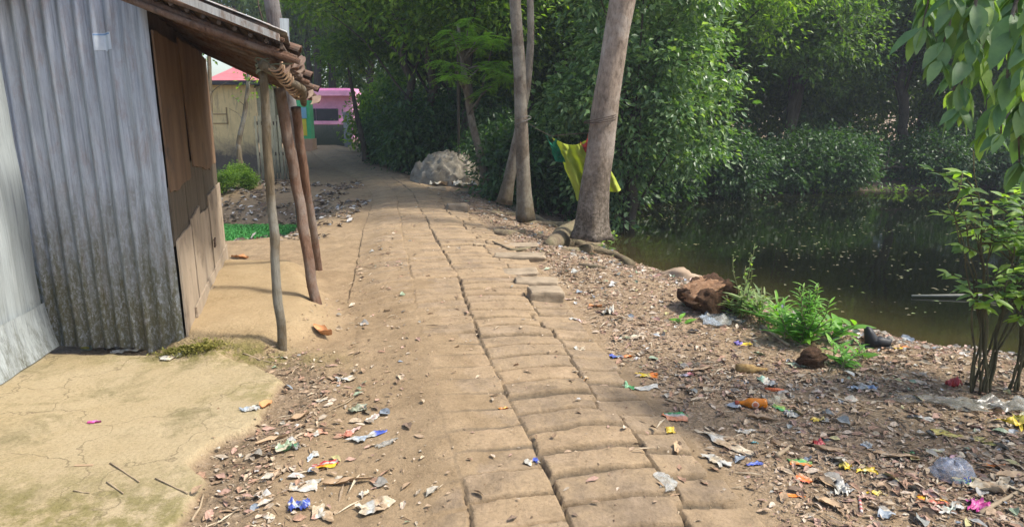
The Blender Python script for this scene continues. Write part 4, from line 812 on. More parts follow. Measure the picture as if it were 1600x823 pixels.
# lit foliage overhanging the pond, right of the big trunk
M_leafL = leafmat('leaf lit bank tree', [(.06, .125, .048), (.10, .18, .075), (.15, .235, .10), (.26, .35, .18)], .34, .38, .5)
ob = Vector((2.35, 12.3, gz(2.35, 12.3))); ot = empty('overhanging_tree', ob); tag(ot, 'bushy bright green tree leaning over the pond right behind the big trunk', 'tree')
lob = [(.35, 0, 2.35, 1.05, .9, .75), (-.45, .2, 3.1, 1.1, 1.0, .9), (.6, .1, 3.4, 1.0, 1.0, .8), (-.5, .4, 1.6, .8, .7, .6), (-1.0, .8, 2.6, .8, .8, 1.0), (-.75, .0, .75, .28, .3, .3), (0, .3, 4.6, 1.5, 1.2, .9)]
me, cc = crown_mesh('crown', lob, 430, 60, .125, M_leafL, 21, .33); c = link_mesh('crown', me, ot)
m = MB(); limb(m, (0, 0, -.3), (-.1, .2, 3.6), .12, .05, 3, 0, 12, 9); limb(m, (-.15, .1, -.3), (-.6, .3, 2.6), .09, .04, 5, 0, 10, 8); rng = random.Random(4)
for i in range(26): limb(m, (-.1, .2, rng.uniform(.6, 3.4)), cc[rng.randrange(len(cc))], .03, .008, i, .4, 7, 5)
m.build('trunk', M_barkD, ot, True)
# mid tree on the far side with the yellowish lit top (behind the big trunk top)
plant('airy', 'wood_tree', 'tree', 4.9, 15.2 + 3.3, 1.0, 140, 'yellow green sunlit tree arching over the top centre of the pond', G1, 1.1)
# ------------------------------------------------------------------ the big leaning trunk by the pond
bt = empty('leaning_tree', G(925, 378)); tag(bt, 'big pale leaning trunk with thick roots on the pond bank, a cloth tied behind it', 'tree')
def sp_(mb, name, mats, parent, smooth=True): o = mb.build(name, mats, None, smooth); par(o, parent); return o
bd = 9.1; tp = [D(921, 380, bd), D(923, 352, bd), D(930, 290, bd), D(940, 215, bd), D(951, 130, bd), D(963, 55, bd), D(975, -10, bd), D(986, -90, bd)]
q = tp[-1]; tp += [q + Vector((.12, .1, .6)), q + Vector((.3, .3, 1.4)), q + Vector((.35, .6, 2.6)), q + Vector((.5, .7, 4.0))]
wpx = [58, 50, 45, 42, 39, 37, 39, 38]; rr = [w_ / 2 * bd / FPX for w_ in wpx] + [.17, .15, .12, .07]
n = 60; cs = np.concatenate([[0], np.cumsum([(tp[i + 1] - tp[i]).length for i in range(len(tp) - 1)])]); ff = np.linspace(0, cs[-1], n)
TP = np.array([list(p) for p in tp]); pts = np.stack([np.interp(ff, cs, TP[:, i]) for i in range(3)], 1); rad = np.interp(ff, cs, rr)
k = np.ones(5) / 5; pts = np.stack([np.convolve(np.pad(pts[:, i], 2, mode='edge'), k, 'valid') for i in range(3)], 1)
m = MB(); m.tube(pts, rad, 40, rough=.09, seed=3, flare=lambda i, a: 1 + .35 * math.exp(-i / 2.2) * (.5 + .5 * np.cos(a * 5 + 1)))
sp_(m, 'trunk', M_barkT, bt)
def root(pxs, radii, name='root', parent=bt, lift=.3, mat=M_root, seed=0):
    P_ = [G(a, b_) for a, b_ in pxs]; P_ = [p + Vector((0, 0, r * lift)) for p, r in zip(P_, radii)]
    n = 26; A_ = np.array([list(p) for p in P_]); u = np.linspace(0, len(P_) - 1, n); pp = np.stack([np.interp(u, range(len(P_)), A_[:, i]) for i in range(3)], 1)
    for _ in range(2): pp[1:-1] = (pp[:-2] + pp[1:-1] * 2 + pp[2:]) / 4
    m = MB(); m.tube(pp, np.interp(u, range(len(P_)), radii), 16, rough=.12, seed=seed); o = sp_(m, name, mat, parent); return o
P_ = root([(912, 368), (884, 376), (856, 384)], [.27, .20, .07], seed=1, lift=.2)
root([(900, 366), (888, 376), (905, 387), (935, 394), (965, 401), (985, 414)], [.18, .14, .085, .065, .05, .07], seed=2, lift=.3)
root([(908, 362), (892, 372), (890, 384)], [.2, .15, .06], seed=22, lift=.4)
root([(900, 362), (870, 354), (845, 350), (805, 346)], [.15, .07, .045, .03], seed=3, lift=.3)
root([(930, 388), (905, 392), (880, 390)], [.10, .05, .03], seed=4)
root([(905, 414), (930, 418), (948, 420)], [.02, .028, .015], seed=5)
root([(772, 365), (790, 367), (818, 364)], [.05, .055, .035], 'root', seed=6)
root([(740, 328), (775, 334), (812, 336)], [.02, .035, .045], seed=8)
root([(770, 380), (800, 392), (850, 384)], [.012, .02, .02], seed=9)
cme, cc = crown_mesh('crown', [(.9, 1.2, 6.2, 1.6, 1.6, 1.0), (-.2, 1.8, 7.2, 1.5, 1.4, .9), (1.9, 1.0, 7.0, 1.3, 1.2, .8)], 150, 50, .15, M_leafB, 31, .4)
c = link_mesh('crown', cme, bt)
m = MB(); rng = random.Random(7)
for i in range(14): limb(m, pts[-1 - rng.randrange(9)], Vector(cc[rng.randrange(len(cc))]) + bt.location, .05, .012, i, .3, 8, 6)
sp_(m, 'branches', M_barkT, bt)
m = MB(); rp = D(938, 188, bd); rng = random.Random(2)   # rope wound round it
for k_ in range(3):
    m.tube([(rp.x + .215 * math.cos(a), rp.y + .215 * math.sin(a), rp.z + .012 * k_ + .02 * math.sin(a + k_) + .03 * math.cos(a)) for a in np.linspace(0, 2 * math.pi, 26)], .0055, 5)
sp_(m, 'rope_loop', M_dark, bt)
# ------------------------------------------------------------------ twin trunks
tt = empty('twin_trunk_tree', G(818, 336)); tag(tt, 'tree of two slender trunks crossing on the bank left of the cloth', 'tree')
def trunk_px(pxs, d, wd, seed, up_=2.5, sides=24, rough=.1):
    P_ = [D(a, b_, dd) for (a, b_), dd in zip(pxs, d)]; P_.append(P_[-1] + (P_[-1] - P_[-2]).normalized() * up_); rr = [w_ / 2 * dd / FPX for w_, dd in zip(wd, d)]; rr.append(rr[-1] * .5)
    A_ = np.array([list(p) for p in P_]); cs = np.concatenate([[0], np.cumsum(np.linalg.norm(np.diff(A_, axis=0), axis=1))]); f = np.linspace(0, cs[-1], 46); pp = np.stack([np.interp(f, cs, A_[:, i]) for i in range(3)], 1)
    for _ in range(4): pp[1:-1] = (pp[:-2] + pp[1:-1] * 2 + pp[2:]) / 4
    m = MB(); m.tube(pp, np.interp(f, cs, rr), sides, rough=rough, seed=seed, flare=lambda i, a: 1 + .3 * math.exp(-i / 2.0) * (.5 + .5 * np.cos(a * 4))); return m, pp
m, pA = trunk_px([(822, 345), (818, 300), (815, 200), (812, 100), (806, 30), (803, -60)], [10.6] * 6, [26, 22, 20, 18, 17, 16], 4); sp_(m, 'trunk', M_barkU, tt)
m, pB = trunk_px([(788, 318), (797, 270), (812, 200), (824, 130), (830, 60), (828, -20)], [11.2, 11.2, 11.1, 11.0, 11, 11], [21, 17, 14, 12, 11, 10], 6); sp_(m, 'trunk', M_barkU, tt)
root([(790, 312), (760, 306), (720, 302)], [.10, .05, .025], 'root', tt, seed=11, mat=M_barkU); root([(825, 338), (850, 348), (870, 356)], [.09, .05, .03], 'root', tt, seed=12); root([(815, 336), (800, 326), (785, 318)], [.08, .06, .05], 'root', tt, seed=13)
cme, cc = crown_mesh('crown', [(-.3, .6, 5.8, 1.5, 1.4, .9), (.8, .2, 6.6, 1.3, 1.2, .8)], 110, 50, .13, M_leafB, 33, .4); c = link_mesh('crown', cme, tt)
m = MB(); rng = random.Random(5)
for i in range(10): limb(m, (pA if i % 2 else pB)[-1 - rng.randrange(10)], Vector(cc[rng.randrange(len(cc))]) + tt.location, .04, .01, i, .3, 8, 6)
sp_(m, 'branches', M_barkU, tt)
m = MB(); rp = D(814, 190, 10.6)
for k_ in range(2): m.tube([(rp.x + .03 + .13 * math.cos(a), rp.y + .1 + .24 * math.sin(a), rp.z + .03 * k_ + .05 * math.cos(a + k_)) for a in np.linspace(0, 2 * math.pi, 24)], .006, 5)
sp_(m, 'rope_loop', simple('grey rope', [(.3, (.13, .12, .1)), (.7, (.22, .2, .18))], 20), tt)
# ------------------------------------------------------------------ slender feathery tree
ft = empty('feathery_tree', G(762, 292)); tag(ft, 'slender bent tree with light feathery leaves right of the tarpaulin heap', 'tree')
m, pf = trunk_px([(762, 296), (750, 240), (738, 195), (727, 130), (722, 90)], [13.2] * 5, [15, 12, 11, 9, 8], 7, .6, 12); sp_(m, 'trunk', M_barkU, ft)
m = MB(); tips = []
for i, (a, b_, a2, b2) in enumerate([(727, 130, 785, 95), (728, 140, 690, 95), (724, 100, 760, 55), (723, 95, 700, 50), (735, 180, 790, 120), (727, 130, 700, 120), (722, 90, 735, 30), (724, 100, 785, 60), (725, 110, 800, 125)]):
    dd = 13.2 - .3 - .25 * (i % 3); pts_ = limb(m, D(a, b_, 13.2), D(a2, b2, dd), .022, .006, i, .4, 9, 5); tips += pts_[3:]
sp_(m, 'branches', M_barkU, ft)
rng = np.random.default_rng(9); Bs = []; Ds = []
for p in tips:   # pinnate fronds
    for _ in range(4):
        a = rng.uniform(0, 6.28); dd = np.array([math.cos(a), math.sin(a), rng.uniform(-.25, .3)]); dd /= np.linalg.norm(dd); L_ = rng.uniform(.25, .5); side = np.array([-dd[1], dd[0], 0]); base = np.array(p)
        for j in range(11):
            f = .12 + j / 11 * .88; b0 = base + dd * L_ * f - np.array([0, 0, .12 * f * f])
            for sg in (-1, 1): Bs.append(b0); Ds.append(side * sg + dd * .5)
Bs = np.array(Bs); Ds = unit(np.array(Ds)); n = len(Bs); V, F = leaves_quad(Bs, Ds, unit(np.array([[0, 0, 1.0]]) + rng.normal(0, .2, (n, 3))), rng.uniform(.06, .10, n), np.full(n, .03))
o = link_mesh('crown', np_mesh('crown', V, [F]), None, M_leafF); par(o, ft)
# slender dark stem at the far bend, thin saplings by the yellow house
for nm, pxs, dd, wd, lb in [('slim_tree', [(572, 252), (566, 215), (558, 185), (552, 150)], 19, [10, 8, 7, 6], 'slim dark leaning tree at the bend of the far path'), ('slim_tree', [(718, 285), (717, 235), (716, 160), (715, 100)], 15.5, [5, 4, 4, 3], 'thin straight stem behind the tarpaulin heap')]:
    tr = empty(nm, G(*pxs[0])); tag(tr, lb, 'tree'); m, pp = trunk_px(pxs, [dd] * len(pxs), wd, 8, 1.2, 10); sp_(m, 'trunk', M_barkD, tr); me, cc = crown_mesh('crown', [(0, 0, 0, .8, .7, .5)], 40, 40, .13, M_leafA, 5, .3); o = link_mesh('crown', me, None, None, Vector(pp[-1])); par(o, tr)
for pxs, dd, wd, lb, sd in [([(330, 240), (329, 170), (327, 100), (326, 60)], 14.5, [7, 7, 6, 5], 'thin upright sapling against the yellow building', 2), ([(376, 266), (372, 225), (382, 180), (387, 140), (388, 118)], 14.2, [10, 8, 7, 6, 5], 'thin crooked sapling in front of the board fence', 3)]:
    tr = empty('sapling', G(*pxs[0])); tag(tr, lb, 'tree'); m, pp = trunk_px(pxs, [dd] * len(pxs), wd, sd, .4, 10)
    for i in range(5): limb(m, pp[20 + i * 5], pp[20 + i * 5] + np.array([random.Random(i + sd).uniform(-.4, .5), -.2, .25]), .012, .004, i, .2, 6, 4)
    sp_(m, 'trunk', M_bamboo, tr); me, cc = crown_mesh('crown', [(0, 0, -.1, .35, .3, .45)], 9, 14, .1, M_leafB, sd, .2); o = link_mesh('crown', me, None, None, Vector(pp[-8])); par(o, tr)
for i, (px, py, s_, lb) in enumerate([(345, 262, .27, 'leafy green bush at the far corner of the plank wall'), (318, 130, .5, 'green bush peeping over the shed side'), (360, 268, .3, 'small low bush at the foot of the yellow building')]):
    if i == 1: continue
    p = D(px, py, 13.3); plant('bushlit', 'bush', 'bush', p.x, 13.3 + i * .3, s_, i * 70, lb)
# ================================================================== cloth on the line
cl = empty('hanging_cloth', D(905, 215, 9.6)); tag(cl, 'yellow green cloth sheet hung on a line behind the big leaning trunk', 'cloth')
def cloth(corners, d, nu, nv, mat, name, seed, amp=.05, fr=9, parent=cl):
    """corners in order: top left, top right, bottom right, bottom left (pixels)"""
    u = np.linspace(0, 1, nu); v = np.linspace(0, 1, nv); U, V = np.meshgrid(u, v, indexing='ij'); a, b_, c_, e_ = [np.array(D(*q_, dd)) for q_, dd in zip(corners, d)]
    W = lambda w_: w_[..., None]
    Pn = a * W((1 - U) * (1 - V)) + b_ * W(U * (1 - V)) + c_ * W(U * V) + e_ * W((1 - U) * V)
    Pn[..., 1] += amp * (.4 + V) * np.sin(U * fr + V * 2 + seed) + .05 * fbm(U * 4, V * 6, 4, seed); Pn[..., 2] -= .10 * np.sin(U * math.pi) * (1 - V) ; Pn[..., 0] += .02 * fbm(U * 4, V * 4, 2, seed + 4)
    Pn = Pn.reshape(-1, 3); m = MB(); m.add(Pn, grid_faces(nu, nv)); m.add(Pn + np.array([0, .003, 0]), grid_faces(nu, nv)[:, ::-1]); o = m.build(name, mat, None, True); par(o, parent); return o
def clothmat(name, c0, c1, tr=.5):
    m, n, l, b = newmat(name); co = n.new('ShaderNodeTexCoord').outputs['Object']; f = noise(n, l, co, 6, 6, .6); r = ramp(n, [(.3, c0), (.7, c1)]); l.new(f, r.inputs[0]); l.new(r.outputs[0], b.inputs['Base Color']); b.inputs['Roughness'].default_value = .85
    t = n.new('ShaderNodeBsdfTranslucent'); l.new(r.outputs[0], t.inputs[0]); mx = n.new('ShaderNodeMixShader'); mx.inputs[0].default_value = tr; l.new(b.outputs[0], mx.inputs[1]); l.new(t.outputs[0], mx.inputs[2]); l.new(mx.outputs[0], n['Material Output'].inputs[0]); return m
M_cy = clothmat('yellow green cloth', (.38, .46, .04), (.54, .60, .10)); M_cg = clothmat('dark green cloth', (.01, .18, .09), (.02, .26, .13)); M_cr = clothmat('red cloth', (.50, .07, .06), (.62, .12, .09))
cloth([(864, 215), (922, 216), (970, 296), (903, 314)], [9.6, 9.45, 9.5, 9.6], 46, 40, M_cy, 'yellow_sheet', 1, .09, 16)
cloth([(854, 209), (868, 216), (884, 254), (868, 252)], [9.6, 9.58, 9.6, 9.6], 14, 24, M_cg, 'green_border', 2, .02, 6)
cloth([(906, 220), (919, 208), (921, 240), (915, 238)], [9.5, 9.4, 9.4, 9.48], 12, 16, M_cr, 'red_border', 3, .015, 5)
wl_ = empty('clothes_line', D(860, 205, 9.8)); tag(wl_, 'thin line strung from the twin trunks to the big leaning trunk', 'line'); m = MB()
a = D(822, 190, 10.55); b_ = D(862, 213, 9.62); c_ = D(935, 192, 8.99); m.tube([a, a.lerp(b_, .5) + Vector((0, 0, -.02)), b_, b_.lerp(c_, .4) + Vector((0, 0, -.04)), D(921, 208, 9.2), c_], .005, 5); o = m.build('line', M_dark, None, True); par(o, wl_)
# ================================================================== near plants
def leafy(name, B, Dn, N, L, W, mat, parent, droop=.35, wav=.03, seed=1, fold=.2):
    V, F = leaves_fine(np.array(B), unit(np.array(Dn)), unit(np.array(N)), np.array(L), np.array(W), droop, fold, wav, np.random.default_rng(seed)); o = link_mesh(name, np_mesh(name, V, [F], smooth=True), None, mat); par(o, parent); return o
def bigleaf(name, cols, trans=.35, rough=.5):
    m, n, l, b = newmat(name); g = n.new('ShaderNodeNewGeometry'); r = ramp(n, [(i / (len(cols) - 1), c) for i, c in enumerate(cols)]); l.new(g.outputs['Random Per Island'], r.inputs[0])
    co = n.new('ShaderNodeTexCoord').outputs['Object']; f = noise(n, l, co, 18, 6, .7); rr = ramp(n, [(.3, (.75, .8, .75)), (.7, (1.2, 1.15, 1.0))]); l.new(f, rr.inputs[0]); c = mix(n, l, 1.0, r.outputs[0], rr.outputs[0], 'MULTIPLY')
    l.new(c, b.inputs['Base Color']); b.inputs['Roughness'].default_value = rough; b.inputs['Specular IOR Level'].default_value = .45; l.new(bump(n, l, noise(n, l, co, 90, 4, .6), .3, .003), b.inputs['Normal'])
    t = n.new('ShaderNodeBsdfTranslucent'); l.new(mix(n, l, 1.0, c, (1.6, 1.8, .5), 'MULTIPLY'), t.inputs[0]); mx = n.new('ShaderNodeMixShader'); mx.inputs[0].default_value = trans; l.new(b.outputs[0], mx.inputs[1]); l.new(t.outputs[0], mx.inputs[2]); l.new(mx.outputs[0], n['Material Output'].inputs[0]); return m
M_big = bigleaf('large hanging leaf', [(.10, .19, .08), (.15, .25, .115), (.20, .30, .14), (.28, .40, .08)], .4); M_shrub = bigleaf('shrub leaf', [(.09, .16, .065), (.14, .24, .08), (.24, .38, .06), (.32, .42, .16)], .45)
M_bright = bigleaf('bright herb leaf', [(.09, .24, .03), (.14, .32, .04), (.20, .40, .06)], .4); M_strap = bigleaf('strap leaf', [(.10, .16, .05), (.18, .26, .08), (.27, .33, .14)], .35)
# tree on the right whose leafy branch hangs into view
mt = empty('hanging_branch_tree', (7.2, 1.6, gz(7.2, 1.6))); tag(mt, 'large leaved tree at the right whose leafy branches hang down over the bank', 'tree')
m = MB(); limb(m, (7.2, 1.6, -.7), (7.0, 1.8, 3.6), .16, .10, 2, 0, 14, 14); sp_(m, 'trunk', M_barkU, mt)
m = MB(); rng = random.Random(12); B, Dn, N, L, W = [], [], [], [], []
hang = [(1470, -60, 3.5, 1440, 40), (1500, -60, 3.4, 1470, 90), (1530, -50, 3.3, 1500, 170), (1560, -40, 3.4, 1530, 120), (1590, -40, 3.2, 1560, 210), (1620, 0, 3.3, 1590, 250), (1640, 60, 3.5, 1575, 130), (1540, -40, 3.7, 1490, 140), (1650, 120, 3.3, 1600, 180), (1660, 150, 3.2, 1625, 260), (1480, -80, 3.9, 1455, 10), (1600, -60, 3.9, 1560, 60), (1620, 60, 3.7, 1545, 200), (1640, -40, 3.1, 1600, 100), (1560, -60, 4.1, 1520, 60), (1500, -90, 3.8, 1540, 30), (1570, -60, 3.5, 1590, 20), (1640, 160, 3.6, 1618, 250), (1680, 200, 3.3, 1640, 290), (1520, -60, 3.4, 1530, 40)]
for i, (ax_, ay_, d, bx_, by_) in enumerate(hang):
    a = D(ax_, ay_, d); b_ = D(bx_, by_, d - .1); pts_ = limb(m, a, b_, .012, .004, i, .5, 9, 5); limb(m, (7.0, 1.8, 2.7), a, .035, .012, i + 40, .6, 9, 6)
    for j in range(3, 9):
        for q_ in range(4 if j < 8 else 6):
            p = pts_[j]
            qz = p.y * math.cos(PITCH) - (p.z - CAMZ) * math.sin(PITCH); qy = p.y * math.sin(PITCH) + (p.z - CAMZ) * math.cos(PITCH)
            if 411.5 - FPX * qy / qz < -30 or 800 + FPX * p.x / qz > 1650: continue
            pass; az = rng.uniform(0, 6.28); B.append(list(p)); Dn.append((.55 * math.cos(az), .55 * math.sin(az), rng.uniform(-1.15, -.35))); N.append((math.cos(az) * .9 + rng.uniform(-.3, .3), math.sin(az) * .9 - .5, .7)); l_ = rng.uniform(.09, .19); L.append(l_); W.append(l_ * rng.uniform(.34, .46))
sp_(m, 'branches', M_barkU, mt); leafy('leaves', B, Dn, N, L, W, M_big, mt, .2, .05, 4, .16)
cme, _c = crown_mesh('crown', [(7.2, 1.4, 4.6, 1.1, 1.0, .8)], 90, 40, .2, M_leafB, 41, .35); o = link_mesh('crown', cme, None); par(o, mt)
# many-stemmed shrubs on the muddy shore
def stem_shrub(base_px, stems, seed, label, d0, height, spread, nleaf=5):
    p0 = G(*base_px); root_ = empty('stemmed_shrub', p0); tag(root_, label, 'shrub'); rng = random.Random(seed); B, Dn, N, L, W = [], [], [], [], []; m = MB()
    for i in range(stems):
        a = rng.uniform(0, 6.28); tx = rng.gauss(0, spread) - spread * .15; ty = rng.gauss(0, spread * .6); h = height * rng.uniform(.6, 1.0)
        st = p0 + Vector((rng.uniform(-.07, .07), rng.uniform(-.05, .05), -.03)); en = p0 + Vector((tx, ty, h)); n = 12; pts_ = []
        for k_ in range(n):
            f = k_ / (n - 1); pts_.append(st.lerp(en, f) + Vector(((f * f - f) * tx * .7, (f * f - f) * ty * .7, 0)) + Vector((.01 * math.sin(k_ * 2 + i), 0, 0)))
        m.tube(pts_, [.0075 * (1 - .65 * k_ / n) for k_ in range(n)], 7, rough=.1)
        for b__ in range(rng.randrange(3, 6)):
            k_ = rng.randrange(5, 12); q_ = pts_[k_]; az = rng.uniform(0, 6.28); e_ = q_ + Vector((math.cos(az) * .2, math.sin(az) * .15, rng.uniform(.02, .18))); m.tube([q_, q_.lerp(e_, .5) + Vector((0, 0, .01)), e_], [.005, .004, .0025], 5)
            for c_ in range(3):
                cp = q_.lerp(e_, .4 + .3 * c_)
                for r_ in range(nleaf if c_ == 2 else 3):
                    az2 = az + rng.uniform(-1.8, 1.8); B.append(list(cp)); Dn.append((math.cos(az2), math.sin(az2), rng.uniform(-.45, .6))); N.append((rng.uniform(-.3, .3), -.3 + rng.uniform(-.3, .3), 1)); l_ = rng.uniform(.05, .105); L.append(l_); W.append(l_ * .38)
    sp_(m, 'stems', barkmat('shrub stem', (.11, .095, .05), (.19, .165, .09), (.05, .04, .025)), root_); leafy('leaves', B, Dn, N, L, W, M_shrub, root_, .15, .04, seed, .15)
stem_shrub((1528, 612), 12, 3, 'many stemmed leafy shrub on the muddy shore below the hanging branch', 4.6, 1.42, .24)
stem_shrub((1596, 610), 9, 6, 'second stemmed shrub cut by the right edge of the picture', 4.6, 1.25, .22)
# weeds on the bank
def herb(px, py, h, n, seed, label, mat, llen, name='weed', lw=.2, lean=(0, 0), stems=3, spread=.06, steep=.3, d_off=0):
    p0 = G(px, py); root_ = empty(name, p0); tag(root_, label, 'weed'); rng = random.Random(seed); m = MB(); B, Dn, N, L, W = [], [], [], [], []
    for i in range(stems):
        e_ = p0 + Vector((lean[0] + rng.gauss(0, spread), lean[1] + rng.gauss(0, spread), h * rng.uniform(.65, 1))); s_ = p0 + Vector((rng.gauss(0, spread * .4), rng.gauss(0, spread * .4), -.02)); pts_ = [s_.lerp(e_, f) + Vector((.01 * math.sin(f * 9 + i), 0, 0)) for f in np.linspace(0, 1, 8)]
        m.tube(pts_, [.006 - .0005 * k_ for k_ in range(8)], 6)
        for j in range(n):
            f = .2 + .8 * j / n; p = s_.lerp(e_, f); az = j * 2.4 + rng.uniform(-.4, .4); B.append(list(p)); Dn.append((math.cos(az), math.sin(az), steep + rng.uniform(-.2, .4) + .5 * f)); N.append((rng.uniform(-.2, .2), -.2, 1)); l_ = llen * rng.uniform(.6, 1.15) * (1.1 - .4 * f); L.append(l_); W.append(l_ * lw)
    sp_(m, 'stem', simple('weed stem', [(.3, (.12, .14, .05)), (.7, (.2, .2, .09))], 10), root_); leafy('leaves', B, Dn, N, L, W, mat, root_, .3, .03, seed, .15)
herb(1158, 492, .62, 9, 1, 'tall thin weed with pale yellow green tips beside the cut stump', M_shrub, .07, stems=5, spread=.08, lw=.35)
herb(1150, 496, .22, 12, 2, 'clump of strap leaved weeds at the foot of the tall thin weed', M_strap, .20, stems=6, spread=.07, lw=.13)
herb(1190, 505, .26, 12, 3, 'grey green strap leaved weed between the two leafy clumps', M_strap, .22, stems=5, spread=.07, lw=.13)
herb(1192, 470, .18, 8, 13, 'drooping star shaped weed with long pale leaves', M_strap, .16, stems=1, lw=.2, steep=-.3)
herb(1215, 520, .24, 12, 4, 'green strap leaved weed left of the bright feathery weed', M_bright, .20, stems=5, spread=.07, lw=.14)
herb(1252, 535, .46, 26, 5, 'bright green bushy weed with narrow leaves, the tallest of the bank', M_bright, .11, stems=9, spread=.09, lw=.17)
herb(1245, 538, .24, 16, 15, 'low bright leafy weed at the front of the bushy one', M_bright, .15, stems=7, spread=.10, lw=.26)
herb(1290, 530, .18, 8, 6, 'broad leaved weed on the pond side of the bushy one', M_bright, .2, stems=3, spread=.09, lw=.34)
herb(1318, 575, .16, 9, 7, 'straggling green weed right of the small stump', M_bright, .15, stems=4, spread=.08, lw=.22)
herb(1348, 560, .12, 7, 8, 'small green weed beside the black shoe', M_bright, .10, stems=2, spread=.04, lw=.25)
herb(1070, 505, .06, 4, 9, 'tiny bright green seedling on the litter', M_bright, .12, stems=1, lw=.4)
herb(945, 395, .35, 8, 10, 'pale leaved sprig growing at the foot of the big trunk', M_shrub, .12, stems=3, spread=.12, lw=.4)
herb(962, 378, .5, 9, 16, 'spindly sprig with pale leaves between the big trunk and the pond', M_shrub, .11, stems=4, spread=.16, lw=.4)
# moss and grass tuft at the shed corner
def f3(rng, n): x = rng.normal(-2.08, .09, n); y = rng.normal(4.12, .03, n); return np.stack([x, y, surf(x, y)], 1)
groundcover('moss_tuft', 2600, f3, .02, leafmat('moss', [(.10, .10, .02), (.16, .15, .03), (.2, .18, .05)], .1, .8), 8, 'olive moss growing at the foot of the corrugated wall corner', .03)
# stumps
def stump(px, py, pts_off, radii, mat, topmat, label, name='tree_stump', seed=1):
    p0 = G(px, py); r_ = empty(name, p0); tag(r_, label, 'stump'); m = MB(); P_ = [p0 + Vector(o_) for o_ in pts_off]; n = 14; A_ = np.array([list(p) for p in P_]); u = np.linspace(0, len(P_) - 1, n)
    pp = np.stack([np.interp(u, range(len(P_)), A_[:, i]) for i in range(3)], 1); m.tube(pp, np.interp(u, range(len(P_)), radii), 34, rough=.6, seed=seed); sp_(m, 'stump', mat, r_)
    e = (P_[-1] - P_[-2]).normalized(); m = MB(); m.tube([P_[-1] - e * .01, P_[-1] + e * .012], [radii[-1] * .9, radii[-1] * .82], 34, rough=.3, seed=seed); sp_(m, 'cut_face', topmat, r_)
    m = MB(); rg_ = random.Random(seed); m.tube([P_[0], P_[1]], [radii[0] * .9, radii[1] * .9], 20, rough=.4, seed=seed + 5)
    for i in range(int(0 * radii[0])):
        a = rg_.uniform(0, 6.28); f = rg_.uniform(.1, 1); q0 = P_[1].lerp(P_[-1], f) + Vector((math.cos(a), math.sin(a), 0)) * (radii[1] + (radii[-1] - radii[1]) * f) * 1.0; q1 = q0 + Vector((math.cos(a) * radii[0] * .35, math.sin(a) * radii[0] * .35, -rg_.uniform(.3, .8) * radii[0] * 1.4)); m.tube([q0, q0.lerp(q1, .5) + Vector((math.cos(a), math.sin(a), 0)) * .014, q1], [.008, .007, .003], 4)
    sp_(m, 'root_mass', mat, r_)
M_fib = barkmat('fibrous stump', (.08, .045, .025), (.17, .095, .055), (.02, .014, .01), None, (5, 5, 5), 8); M_cut = simple('cut wood', [(.3, (.16, .08, .04)), (.5, (.34, .19, .10)), (.7, (.48, .31, .19))], 14, .95, 1, .02)
def lump(m, MM, dims, seed, rough=.14, pw=6, n=16):
    k = np.linspace(-1, 1, n); A_, B_ = np.meshgrid(k, k, indexing='ij'); o1 = np.ones_like(A_); M3 = np.array(MM)
    for (a, b_, c_, fl) in [(A_, B_, o1, 0), (A_, B_, -o1, 1), (A_, o1, B_, 1), (A_, -o1, B_, 0), (o1, A_, B_, 0), (-o1, A_, B_, 1)]:
        q = np.stack([a, b_, c_], -1); q = q / (np.abs(q)**pw).sum(-1, keepdims=True)**(1 / pw); q = q * (1 + rough * fbm(q[..., 0] * 1.7 + seed + q[..., 2], q[..., 1] * 1.7 + q[..., 2] * 1.4, 4, seed)[..., None] + .3 * rough * fbm(q[..., 0] * 7 + q[..., 2] * 5, q[..., 1] * 7 + seed, 2, seed + 2)[..., None]) * np.array(dims)
        q = q.reshape(-1, 3) @ M3[:3, :3].T + M3[:3, 3]; F = grid_faces(n, n); m.add(q, F[:, ::-1] if fl else F)
p0 = G(1103, 486); ps_ = empty('palm_stump', p0); tag(ps_, 'broken brown palm stump with a pale orange cut face at the pond edge', 'stump')
m = MB(); lump(m, Matrix.Translation(p0 + Vector((.05, .05, .06))) @ Matrix.Rotation(.35, 4, 'Z') @ Matrix.Rotation(-.35, 4, 'Y'), (.17, .17, .17), 5, .3); lump(m, Matrix.Translation(p0 + Vector((.16, .06, .0))) @ Matrix.Rotation(.8, 4, 'Z') @ Matrix.Rotation(.3, 4, 'X'), (.15, .13, .11), 8, .35); sp_(m, 'stump', M_fib, ps_)
m = MB(); lump(m, Matrix.Translation(p0 + Vector((-.035, .03, .175))) @ Matrix.Rotation(.35, 4, 'Z') @ Matrix.Rotation(-.42, 4, 'Y'), (.145, .15, .05), 15, .3); sp_(m, 'cut_face', M_cut, ps_)
stump(1062, 432, [(.25, .05, -.1), (.0, .0, .03), (-.25, .05, .02)], [.10, .10, .04], simple('bare soil lump', [(.3, (.25, .18, .12)), (.7, (.4, .3, .21))], 6, .95, .5), M_cut, 'low grey brown root hump left of the palm stump', 'root_hump')
stump(1268, 572, [(.03, .05, -.1), (0, 0, .03), (-.02, -.02, .10)], [.085, .08, .06], M_fib, M_fib, 'small dark stump among the weeds on the bank', 'small_stump')
